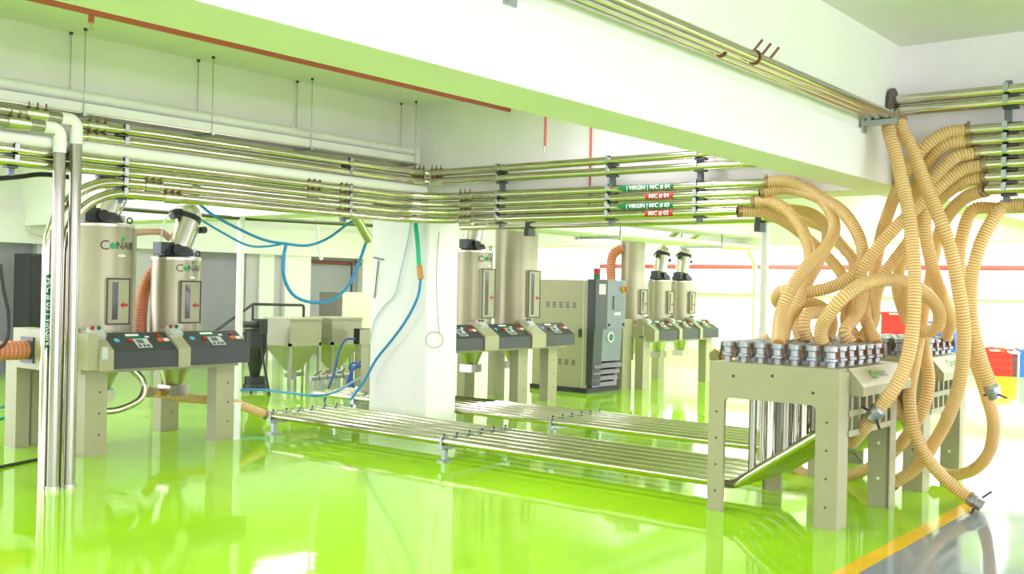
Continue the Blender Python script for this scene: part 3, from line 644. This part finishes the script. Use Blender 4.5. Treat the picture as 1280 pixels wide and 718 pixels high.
# ================================================================== ribbed hoses
def hose(label, pts, r=.041, mats=(hose_clear, hose_rib), pitch=.0195, start=True, end=None, group=None, n=12, name='conveying_hose', amp=.0045):
    P = spline(pts, pitch/3); rs = []; mis = []; a = None
    for i, p in enumerate(P):
        d = (P[min(i+1, len(P)-1)]-P[max(i-1, 0)]).normalized()
        a = d.orthogonal().normalized() if a is None else (a - d*a.dot(d)).normalized()
        c = d.cross(a); rr = r if i % 3 == 0 else r+amp
        rs.append([p + (a*math.cos(2*PI*k/n) + c*math.sin(2*PI*k/n))*rr for k in range(n)]); mis.append(1 if i % 3 == 1 else 0)
    o = obj(name, MB().rings(rs, 1, True, mis=mis), list(mats), None, label, 'hose', group)
    def cuff(p, q): 
        d = (q-p).normalized(); obj('hose_clamp', MB().cyl(p-d*.004, p+d*.024, r+.009, n=16).box(p.x-.009, p.x+.009, p.y-.009, p.y+.009, p.z+r, p.z+r+.022), clampm, o)
    if start: cuff(P[0], P[min(4, len(P)-1)])
    if end == 'cam':
        p = P[-1]; d = (P[-1]-P[-5]).normalized(); s_ = d.orthogonal().normalized()
        cb = obj('camlock_end', MB().lathe(p-d*.03, d, [(r+.004, 0), (r+.012, .02), (r+.012, .05), (r+.004, .055), (r+.004, .10), (r-.008, .10)], 18), alu, o, 'grey camlock coupling')
        for sg in (-1, 1):
            obj('lever', MB().bar(p+d*.04+s_*sg*(r+.012), p+d*.06+s_*sg*(r+.09), .016, .009), dark, cb)
    elif end: cuff(P[-1], P[-5])
    return o
def hp(lst):
    out = []
    for q in lst: out.append(V(q) if len(q) == 4 and False else at(q[0], q[1], q[2]))
    return out
# from the four sticker pipes of the corner rack
e = [(XR, 3.5, ZD-.02), (XR, 3.54, ZE-.015), (XR, 3.61, ZF-.01), (XR, 3.73, ZG)]
CPZ = 1.155
def cpl(i, j, off=0): return V((XS1[i]+off, Y7[min(6, round(j*1.4))], CPZ))
hose('hose from the green VIRGIN M/C 04 pipe dropping onto the portal station', [e[0]]+hp([(985, 227, 7.95), (1012, 238, 7.85), (1034, 258, 7.7), (1043, 285, 7.6), (1032, 310, 7.4), (1006, 336, 7.25), (985, 368, 7.15), (975, 398, 7.12)])+[cpl(0, 2)], start='b')
hose('hose from the red M/C 04 pipe looping out widest then curling back', [e[1]]+hp([(985, 236, 8.0), (1020, 246, 7.8), (1050, 262, 7.6), (1071, 290, 7.45), (1078, 320, 7.4), (1064, 345, 7.4), (1035, 360, 7.45), (1000, 366, 7.5), (978, 364, 7.6), (971, 376, 7.75), (985, 384, 7.85), (1010, 378, 7.9), (1033, 388, 7.9), (1040, 405, 7.8)])+[cpl(5, 2)], start='b')
hose('hose from the lower green VIRGIN M/C 03 pipe bending down steeply', [e[2]]+hp([(962, 252, 8.05), (985, 264, 7.95), (1003, 288, 7.85), (1012, 318, 7.75), (1010, 345, 7.6), (1000, 372, 7.45), (985, 400, 7.4)])+[cpl(2, 3)], start='b')
hose('hose from the lowest red M/C 03 pipe running down behind the others', [e[3]]+hp([(950, 265, 8.2), (980, 277, 8.25), (1005, 295, 8.3), (1030, 317, 8.3), (1050, 340, 8.2), (1062, 370, 7.9), (1058, 402, 7.6)])+[cpl(5, 1)], start='b')
hose('brown hose arching behind the corner rack hoses', hp([(962, 262, 8.9), (985, 262, 8.7), (1012, 266, 8.5), (1030, 280, 8.3), (1034, 302, 8.1), (1022, 330, 7.9), (1006, 360, 7.7), (995, 395, 7.6)])+[cpl(4, 3)])
hose('short hose bending from a coupling towards the arched hose', [cpl(3, 2)]+hp([(1005, 408, 7.3), (1010, 393, 7.35), (1030, 390, 7.5), (1048, 382, 7.6), (1060, 360, 7.8), (1068, 330, 8.1), (1050, 305, 8.4), (1030, 285, 8.7), (1005, 275, 8.9)]))
hose('hose arching high over the portal station and curling under itself', [cpl(1, 1)+V((.0, 0, 0))]+hp([(1026, 412, 6.85), (1037, 392, 6.75), (1054, 372, 6.7), (1078, 356, 6.75), (1108, 350, 6.85), (1136, 354, 6.95), (1158, 368, 7.1), (1173, 388, 7.2), (1172, 408, 7.3), (1155, 415, 7.4), (1138, 404, 7.5), (1130, 385, 7.7), (1132, 360, 7.9)]))
# from the six pipes of the right-hand rack
r_ = [V((XR, y, z)) for z, y in RR]
hose('hose from the first pipe of the six hose rack', [r_[0]]+hp([(1182, 167, 7.15), (1156, 184, 7.2), (1136, 208, 7.3), (1124, 232, 7.45), (1112, 262, 7.6), (1102, 292, 7.75), (1096, 325, 7.8), (1090, 360, 7.7), (1082, 395, 7.5)])+[cpl(5, 0)], group=None)
hose('hose from the second pipe of the six hose rack', [r_[1]]+hp([(1186, 180, 7.15), (1164, 198, 7.25), (1150, 225, 7.4), (1146, 258, 7.6), (1138, 295, 7.8), (1126, 330, 7.95), (1122, 360, 8.05), (1128, 386, 8.15), (1138, 404, 8.2)])+[V((XS1[2]+1.72, Y7[1], CPZ))])
hose('hose from the third pipe of the six hose rack', [r_[2]]+hp([(1197, 196, 7.1), (1176, 214, 7.15), (1161, 240, 7.2), (1156, 275, 7.25), (1159, 305, 7.3), (1167, 340, 7.4), (1180, 375, 7.6), (1190, 402, 7.9), (1184, 418, 8.3)])+[V((XS1[5]+1.72, Y7[0], CPZ))])
hose('hose from the fourth pipe of the six hose rack slanting to the portal station', [r_[3]]+hp([(1203, 213, 7.1), (1176, 232, 7.15), (1148, 258, 7.2), (1120, 284, 7.25), (1094, 314, 7.3), (1077, 340, 7.35), (1078, 366, 7.4), (1072, 392, 7.4), (1056, 414, 7.3)])+[cpl(4, 1)])
hose('hose from the fifth pipe of the six hose rack dropping straight to a coupling', [r_[4]]+hp([(1204, 228, 7.15), (1178, 246, 7.3), (1154, 276, 7.5), (1130, 310, 7.6), (1106, 342, 7.65), (1094, 372, 7.6), (1091, 402, 7.5)])+[cpl(5, 0)+V((0, .122, 0))])
hose('hose from the sixth pipe of the six hose rack falling to the far station', [r_[5]]+hp([(1206, 248, 7.2), (1186, 268, 7.4), (1173, 295, 7.7), (1166, 330, 7.95), (1160, 365, 8.15), (1154, 395, 8.3)])+[V((XS1[3]+1.72, Y7[1], CPZ))])
# two hoses from the beam pipes
hose('hanging hose from the inner beam pipe ending beside the portal station leg', [V((7.07, 2.42, 2.70))]+hp([(1112, 168, 6.95), (1120, 195, 6.9), (1128, 230, 6.85), (1135, 262, 6.8), (1140, 300, 6.75), (1143, 340, 6.7), (1143, 380, 6.65), (1139, 425, 6.65), (1130, 462, 6.65), (1115, 490, 6.65), (1096, 514, 6.7)]), end='cam')
hose('longest hanging hose from the outer beam pipe sweeping down to the floor', [V((7.12, 2.36, 2.705))]+hp([(1128, 164, 7.0), (1140, 186, 6.95), (1153, 220, 6.9), (1166, 252, 6.85), (1178, 282, 6.8), (1188, 312, 6.8), (1196, 350, 6.8), (1203, 390, 6.8), (1205, 430, 6.85), (1200, 475, 6.95), (1188, 515, 7.1), (1170, 550, 7.3), (1145, 585, 7.5), (1115, 606, 7.62)]), end=True)
hose('short hose stub continuing below the grey camlock by the station leg', hp([(1092, 520, 6.72), (1080, 536, 6.8), (1070, 548, 6.9), (1063, 556, 7.0)]), end='cam')
# hoses from lower pipes off the frame side
pipe('steel_pipe', 'lower steel pipe under the six hose rack feeding the far hanging hose', [(XR+.16, -3.5, 2.13), (XR+.16, 1.55, 2.13)])
pipe('steel_pipe', 'second lower steel pipe under the six hose rack', [(XR+.3, -3.5, 2.12), (XR+.3, 1.86, 2.12)])
hose('hanging hose ending mid-air in a grey camlock beyond the stations', [V((XR+.16, 1.55, 2.13))]+hp([(1258, 258, 7.1), (1238, 280, 7.1), (1223, 312, 7.1), (1215, 348, 7.1), (1213, 382, 7.05), (1217, 415, 7.0), (1227, 452, 7.0), (1240, 486, 7.0)]), end='cam')
hose('hanging hose looping low and turning back under the far station', [V((XR+.3, 1.86, 2.12))]+hp([(1218, 262, 7.35), (1204, 290, 7.35), (1199, 330, 7.35), (1206, 385, 7.3), (1216, 440, 7.3), (1232, 490, 7.35), (1242, 530, 7.5), (1236, 566, 7.75), (1216, 588, 8.0), (1188, 594, 8.2), (1168, 586, 8.4)]), end=True)
hose('hose snaking over the floor under the portal station', hp([(1152, 415, 7.9), (1158, 450, 7.7), (1161, 478, 7.6), (1155, 508, 7.6), (1140, 536, 7.7), (1116, 566, 7.9), (1085, 586, 8.15), (1050, 597, 8.4), (1012, 595, 8.5), (985, 580, 8.6)]), end='cam')
hose('hose crossing down to a camlock lying on the grey walkway', hp([(1150, 415, 7.75), (1143, 455, 7.5), (1137, 495, 7.35), (1142, 535, 7.3), (1155, 566, 7.3), (1176, 594, 7.3), (1200, 614, 7.25), (1216, 625, 7.2)]), end='cam')
hose('short hose slanting behind the crossing hose with dark joint', hp([(1112, 478, 8.2), (1120, 500, 8.1), (1134, 528, 8.0), (1150, 554, 7.95), (1161, 566, 7.9)]), end=True)
hose('hose lying across the back of the portal station top', hp([(893, 447, 7.6), (905, 443, 7.65), (925, 438, 7.7)])+[cpl(4, 4)])
hose('orange hose joining the near station outlet to the floor bundle', [V((5.35, 8.55, .46))]+hp([(200, 492, 9.9), (225, 497, 9.95), (260, 500, 10.0), (285, 502, 10.05)])+[V((XS1[0], 8.33, .175))], end=True)
hose('salmon duct running level into the near station end box', [V((2.3, 8.68, .87)), V((3.3, 8.68, .88)), V((4.28, 8.68, .88))], r=.075, mats=(duct_clear, duct_rib), pitch=.036, n=16, name='flexible_duct', amp=.008, end=True)
hose('salmon hose rising between the two near hoppers', hp([(175, 420, 9.75), (176, 390, 9.85), (180, 365, 10.0), (190, 342, 10.0), (205, 332, 10.0)]), r=.055, mats=(duct_clear, duct_rib), pitch=.028, name='flexible_duct', amp=.007)
hose('salmon hose standing behind the standpipes', hp([(82, 424, 9.42), (82, 380, 9.45), (84, 350, 9.5), (95, 332, 9.55)]), r=.05, mats=(duct_clear, duct_rib), pitch=.028, name='flexible_duct', amp=.007)
hose('salmon hose bent over behind the dryer cabinet', hp([(764, 352, 16.2), (764, 330, 16.2), (768, 316, 16.2), (780, 310, 16.2)]), r=.07, mats=(duct_clear, duct_rib), pitch=.04, name='flexible_duct', amp=.008)
hose('pink rubber tube joining the two near hoppers at the top', hp([(163, 292, 9.6), (178, 290, 9.7), (200, 290, 9.9), (212, 298, 10.0)]), r=.035, mats=(mat('pink_tube', (.75, .45, .33), .4), mat('pink_tube', (.75, .45, .33), .4)), name='rubber_tube', amp=.0005)

# ================================================================== hoppers, cyclone, posts behind the near station
def hopper(x0, y0, w_, lab):
    t = thing('storage_hopper', lab, 'hopper', (x0+w_/2, y0+w_/2, 0), 'square steel storage hoppers')
    z0, z1, zc = .62, 1.0, .26; x1, y1 = x0+w_, y0+w_; cx, cy = (x0+x1)/2, (y0+y1)/2
    obj('bin', MB().box(x0, x1, y0, y1, z0, z1), hopskin, t)
    obj('rim', MB().box(x0-.015, x1+.015, y0-.015, y1+.015, z1-.02, z1+.005), hopskin, t)
    mb = MB(); a = .07
    mb.v = [V(p) for p in ((x0, y0, z0), (x1, y0, z0), (x1, y1, z0), (x0, y1, z0), (cx-a, cy-a, zc), (cx+a, cy-a, zc), (cx+a, cy+a, zc), (cx-a, cy+a, zc))]
    for k in range(4): mb.face([k, 4+k, 4+(k+1) % 4, (k+1) % 4])
    mb.face([4, 5, 6, 7]); obj('cone', mb, hopskin, t)
    for x in (x0+.02, x1-.02):
        for y in (y0+.02, y1-.02): obj('leg', MB().box(x-.02, x+.02, y-.02, y+.02, 0, .66), hopskin, t)
    obj('valve', MB().cyl((cx, cy, zc), (cx, cy, zc-.12), .06).cyl((cx-.12, cy, zc-.06), (cx+.2, cy, zc-.06), .03), alu, t)
hopper(9.14, 11.2, .56, 'square steel hopper beside the black cyclone'); hopper(9.90, 11.2, .57, 'square steel hopper beside the column')
t = thing('cyclone', 'black cyclone dust collector on three splayed legs', 'cyclone', (8.72, 11.4, 0)); x, y = 8.72, 11.4
obj('cone', MB().lathe((x, y, 0), (0, 0, 1), [(.06, .22), (.15, .62), (.15, .84), (.16, .86), (.02, .87)], 24), black, t)
obj('inlet', MB().box(x-.06, x+.07, y-.16, y-.02, .80, 1.0).cyl((x, y-.09, .93), (x-.28, y-.09, .93), .045), dark, t); obj('dust_pot', MB().cyl((x, y, .12), (x, y, .22), .14), black, t); obj('pot_clamp', MB().cyl((x, y, .05), (x, y, .12), .16), dark, t)
for a in (.4, 2.5, 4.6): obj('leg', MB().cyl((x+.14*math.cos(a), y+.14*math.sin(a), .6), (x+.38*math.cos(a), y+.38*math.sin(a), 0), .016, n=8), black, t)
obj('blower', MB().cyl((8.05, 10.3, .55), (8.05, 10.0, .55), .16), black, None, 'round black blower housing behind the near station', 'blower') if False else None
xp = on(301, 300, 'y', 10.6).x
obj('standing_pole', MB().cyl((xp, 10.6, 0), (xp, 10.6, 2.36), .045).cyl((xp, 10.6, 2.36), (xp, 10.6, 2.40), .05), pvc, None, 'white upright pole behind the small hopper', 'pole')
obj('service_pipe', MB().tube(fillet([(5.5, 10.6, 2.28), (xp, 10.6, 2.28), (11, 10.6, 2.34)], .1), 0.024), mat('dark_olive_pipe', (.06, .07, .03), .4), None, 'dark level pipe on the white pole behind the blue hoses', 'pipe')
# control box with black top at the hidden end of the middle station
t = thing('power_pedestal', 'beige pedestal with black box beside the column', 'pedestal', on(452, 486, 'z', 0)); q = V(t.location)
obj('post', MB().box(q.x-.09, q.x+.09, q.y-.06, q.y+.06, 0, .66), beige, t); obj('black_box', MB().box(q.x-.10, q.x+.10, q.y-.08, q.y+.08, .64, .86), black, t)
t = thing('material_bin', 'pale steel bin standing behind the storage hoppers', 'bin', on(445, 462, 'z', 0)); q = V(t.location)
obj('bin_body', MB().box(q.x-.35, q.x+.5, q.y, q.y+.6, .3, 1.35), steel_mat, t)
for dx in (-.33, .48):
    for dy in (.02, .58): obj('leg', MB().box(q.x+dx-.02, q.x+dx+.02, q.y+dy-.02, q.y+dy+.02, 0, .32), steel_mat, t)
# handrail and wall pieces at the back
t = thing('handrail', 'grey tubular handrail in front of the grey panels', 'handrail', (12, 15, 0))
obj('top_rail', MB().tube(fillet([(10.6, 15, .62), (11.4, 15, 1.10), (12.55, 15, 1.08), (12.55, 15, 0)], .05), .025), dark, t); obj('mid_rail', MB().tube([(10.9, 15, .42), (11.4, 15, .68), (12.55, 15, .66)], .02), dark, t)
for x in (11.4, 10.65): obj('post', MB().cyl((x, 15, 0), (x, 15, 1.08 if x > 11 else .65), .022), dark, t)
xw = on(390, 330, 'y', 15.95)
obj('sprinkler_main', MB().cyl((13.43, 15.98, 1.92), (14.85, 15.98, 1.92), .035), mat('dark_red_pipe', (.22, .02, .04), .4), None, 'dark red sprinkler main on the back wall between piers', 'pipe')
obj('drop_conduit', MB().cyl((14.55, 15.9, 0), (14.55, 15.9, 1.95), .025), dark, None, 'dark upright conduit under the back wall red main', 'conduit')
obj('hanging_pipe', MB().tube(spline([on(396, 262, 'y', 12.0)*1+V((0, 0, CZ-on(396, 262, 'y', 12.0).z))]+[on(a, b, 'y', 12.0) for a, b in ((396, 262), (397, 290), (399, 310), (402, 325))], .06), .028, 8), pvc, None, 'white pipe hanging from the ceiling behind the blue hoses', 'pipe')
obj('wall_conduit', MB().tube(fillet([on(34, 262, 'y', 15.75), on(36, 290, 'y', 15.75), on(60, 296, 'y', 15.75)], .1), .02, 8), pvc, None, 'bent conduit on the lintel behind the standpipes', 'conduit')
t = thing('dark_locker', 'dark cabinet standing near the back wall behind the standpipes', 'cabinet', (7.66, 15.4, 0))
obj('carcass', MB().box(7.5, 7.82, 15.2, 15.7, 0, 1.85), charcoal, t); obj('door', MB().box(7.51, 7.81, 15.185, 15.2, .05, 1.82), black, t)

# ================================================================== far rack above the stations
for k in range(5):
    y = 7.55+.14*k; xe = 16.3
    if k == 2: pipe('plastic_pipe', 'far conveying pipe bending down to the floor beyond the distant station', [(8.25, y, 2.24), (16.45, y, 2.24), (16.45, y, 0)], r=.04, M=pvc, fil=.45)
    else: pipe('plastic_pipe', 'level white conveying pipe above the drying stations', [(8.25, y, 2.24), (xe, y, 2.24)], r=.035, M=pvc, group='level pipes above the stations')
for x in (9.2, 11.6, 14.5):
    t = thing('trapeze_hanger', 'dark trapeze hanger carrying the level pipes above the stations', 'hanger', (x, 7.8, 2.16), 'trapeze hangers')
    obj('crossbar', MB().box(x-.02, x+.02, 7.45, 8.2, 2.175, 2.205), zinc, t)
    for y in (7.47, 8.18): obj('rod', MB().cyl((x, y, 2.165), (x, y, 2.40 if y < 7.95 else CZ), .008, n=6), dark, t)
pH = pipe('steel_pipe', 'single steel pipe running level behind the corner rack to the white post', [(8.9, 7.9, 2.18), (8.9, 4.05, 2.18)], r=.04)
obj('standing_post', MB().cyl((9.06, 4.22, 0), (9.06, 4.22, 2.2), .038).cyl((9.06, 4.22, 0), (9.06, 4.22, .02), .07), pvc, None, 'white upright post behind the portal station', 'post')
for y, lb in ((6.9, 'dark clip bracket on the single pipe beside the column'), (4.2, 'dark clip bracket joining the single pipe to the white post')):
    obj('clip_bracket', MB().box(8.84, 8.96, y-.03, y+.03, 2.06, 2.14).box(8.85, 8.95, y-.025, y+.025, 2.14, 2.30), dark, None, lb, 'bracket')

# ================================================================== loose hoses and cables
def cable(label, pts, r, M, name='air_hose', cat='hose', step=.05): return obj(name, MB().tube(spline(pts, step), r, 8), M, None, label, cat)
def pl(lst, ax, v): return [on(x, y, ax, v) for x, y in lst]
cable('blue air hose sagging from the pipe rack to the knot', pl([(238, 245), (265, 268), (300, 287), (330, 300), (358, 305), (385, 307), (410, 298), (435, 280), (450, 272)], 'y', 7.6), .013, blue)
cable('second thinner blue air hose sagging below the rack', pl([(253, 276), (280, 292), (310, 307), (335, 308), (358, 304)], 'y', 7.62), .010, blue)
cable('blue air hose hanging in a deep loop from the knot to the column', pl([(358, 304), (354, 325), (356, 350), (368, 370), (390, 378), (415, 375), (435, 358), (448, 330)], 'y', 7.6)+[on(457, 305, 'y', 7.45), on(460, 296, 'y', 7.31)], .016, blue)
obj('pipe_stub', MB().cyl(on(440, 264, 'y', 7.19), on(461, 300, 'y', 7.3), .042), steel_mat, None, 'short slanted steel stub at the blue hose end', 'pipe stub')
t = thing('green_drop_tube', 'thick green tube with brass fitting hanging in front of the column', 'tube', (7.62, 7.3, 1.55))
obj('tube', MB().tube(spline(pl([(517, 240), (519, 275), (522, 305), (524, 334)], 'x', 7.63), .06), .024, 10), tgreen, t)
obj('fitting', MB().cyl(on(524, 332, 'x', 7.63), on(526, 349, 'x', 7.63), .03), brass, t)
cable('teal hose falling from the brass fitting across the column to the floor pipes', pl([(526, 348), (522, 372), (508, 400), (490, 425), (470, 450)], 'x', 7.63)+[on(455, 477, 'x', 7.6), on(438, 500, 'x', 7.5)], .014, blue)
cable('pale blue tube taped to the column face', pl([(516, 262), (510, 300), (502, 335), (494, 368), (480, 383), (468, 402), (462, 430)], 'x', 7.68), .007, paleblue)
cp_ = pl([(549, 290), (546, 330), (546, 370), (548, 405), (549, 415)], 'y', 7.265)
cable('thin wire hanging down the column ending in a coil', cp_ + [on(543+11*math.cos(a), 425+10*math.sin(a), 'y', 7.262-.003*a/6.28) for a in [-.9+.5*k for k in range(34)]], .003, mat('olive_wire', (.16, .15, .07), .5), 'wire', 'wire', .02)
obj('wall_rod', MB().cyl(on(473, 326, 'x', 7.69), on(468, 373, 'x', 7.69), .006, n=6).bar(on(467, 322, 'x', 7.69), on(479, 325, 'x', 7.69), .012, .012), dark, None, 'thin dark rod fixed to the column face', 'rod')
def fl(lst, z=.02): return [on(x, y, 'z', z) for x, y in lst]
cable('black cable lying on the green floor beside the standpipes', fl([(-20, 588), (10, 582), (35, 577), (60, 572), (90, 566), (120, 562)], .012), .012, black, 'cable', 'cable')
cable('teal hose curling on the floor under the near station', fl([(-20, 528), (10, 521), (35, 514), (60, 512), (95, 508), (120, 500), (140, 486)], .014), .014, teal)
cable('blue hose crossing the floor under the near station', fl([(-15, 512), (20, 505), (45, 498), (70, 502), (95, 498)], .014), .012, blue)
q1 = [on(300, 488, 'z', .27), on(330, 488, 'z', .27), on(365, 492, 'z', .27), on(395, 495, 'z', .28), on(420, 490, 'z', .28), on(440, 478, 'z', .3), on(455, 470, 'z', .3)]
cable('long blue hose lying across the floor bundle', q1, .014, blue)
for k in range(4):
    cable('tangled deep blue hose beside the pedestal', pl([(428+3*k, 500), (433+3*k, 486), (437+(k*7) % 5, 470-4*k), (444+(k*5) % 7, 460-(k*11) % 9), (455-(k*3) % 5, 455+(k*7) % 11-6), (463, 449+(k*9) % 14)], 'y', 10.2+.1*k), .014, deepblue)['group'] = 'tangled blue hoses by the pedestal'
cable('blue hose rising from the floor bundle towards the bin', pl([(404, 507), (410, 487), (418, 465), (424, 440), (432, 425), (444, 424)], 'y', 10.0), .013, deepblue)
for k in range(5):
    q = on(392+10*k, 486-k, 'z', .10); t = thing('valve_fitting', 'small metal valve fitting beside the blue hoses', 'fitting', (q.x, q.y, 0), 'valve fittings on the floor pipes')
    obj('body', MB().cyl((q.x, q.y, 0), (q.x, q.y, .22), .03).cyl((q.x-.06, q.y, .24), (q.x+.06, q.y, .24), .035), alu, t); obj('handle', MB().bar((q.x, q.y, .27), (q.x+.1, q.y-.03, .33), .02, .01), [dark, sred, alu, dark, brass][k], t)
cable('black cable curving in at the frame side beside the duct', pl([(0, 330), (4, 360), (10, 390), (10, 420), (4, 432), (-6, 438)], 'y', 7.6), .014, black, 'cable', 'cable')
cable('black cable slung behind the standpipes under the rack', pl([(-10, 224), (25, 221), (50, 218), (75, 220), (100, 224)], 'y', 7.5), .018, black, 'cable', 'cable')
cable('curved steel hose hanging under the near station panel', [V((4.95, 8.3, .76)), V((5.1, 8.25, .6)), V((5.05, 8.2, .45)), V((4.85, 8.2, .37)), V((4.7, 8.25, .36))], .03, steel_mat, 'suction_hose')

# ================================================================== crates far right
def crate(lab, x, y, M, s=.52, h=.52):
    t = thing('crate', lab, 'crate', (x, y, 0))
    for nm, bx in (('side', (x, x+.03, y, y+s)), ('side', (x+s-.03, x+s, y, y+s)), ('end', (x+.03, x+s-.03, y, y+.03)), ('end', (x+.03, x+s-.03, y+s-.03, y+s))):
        sd = obj(nm, MB().box(*bx, .0, h), M, t)
    obj('base', MB().box(x+.03, x+s-.03, y+.03, y+s-.03, 0, .04), M, t)
    obj('rim', MB().box(x-.02, x, y-.02, y+s+.02, h-.06, h).box(x, x+s, y-.02, y, h-.06, h), M, t)
    for k in range(3): obj('rib', MB().box(x-.012, x, y, y+s, .10+.13*k, .115+.13*k).box(x, x+s, y-.012, y, .10+.13*k, .115+.13*k), M, t)
    obj('handle_slot', MB().box(x-.022, x-.018, y+s*.35, y+s*.72, h-.05, h-.02), paper, t)
    return t
p0 = on(1242, 470, 'z', 0)
crate('red plastic crate filled with papers standing on the bright floor', p0.x, p0.y-.30, redc); crate('blue plastic crate beside the red crate of papers', p0.x+.1, p0.y-.95, bluep)
for k in range(7):
    c_ = V((p0.x+.1+.07*k % .4, p0.y-.2+.06*(k % 4)-.05, .50+.02*k)); a = random.uniform(0, 3)
    obj('paper_sheaf', MB().bar(c_-V((math.cos(a), math.sin(a), .3))*.16, c_+V((math.cos(a), math.sin(a), .3))*.16, .22, .03), paper, None, 'loose cream paper sheaf in the red crate', 'paper', 'paper sheaves in the red crate')
q = on(1180, 462, 'z', 0); crate('blue plastic crate half hidden behind the far selector station', q.x, q.y-.2, bluep, .9, .95)
q = on(1125, 462, 'z', 0); crate('red plastic crate half hidden between the hanging hoses', q.x, q.y-.2, redc, .6, 1.15)
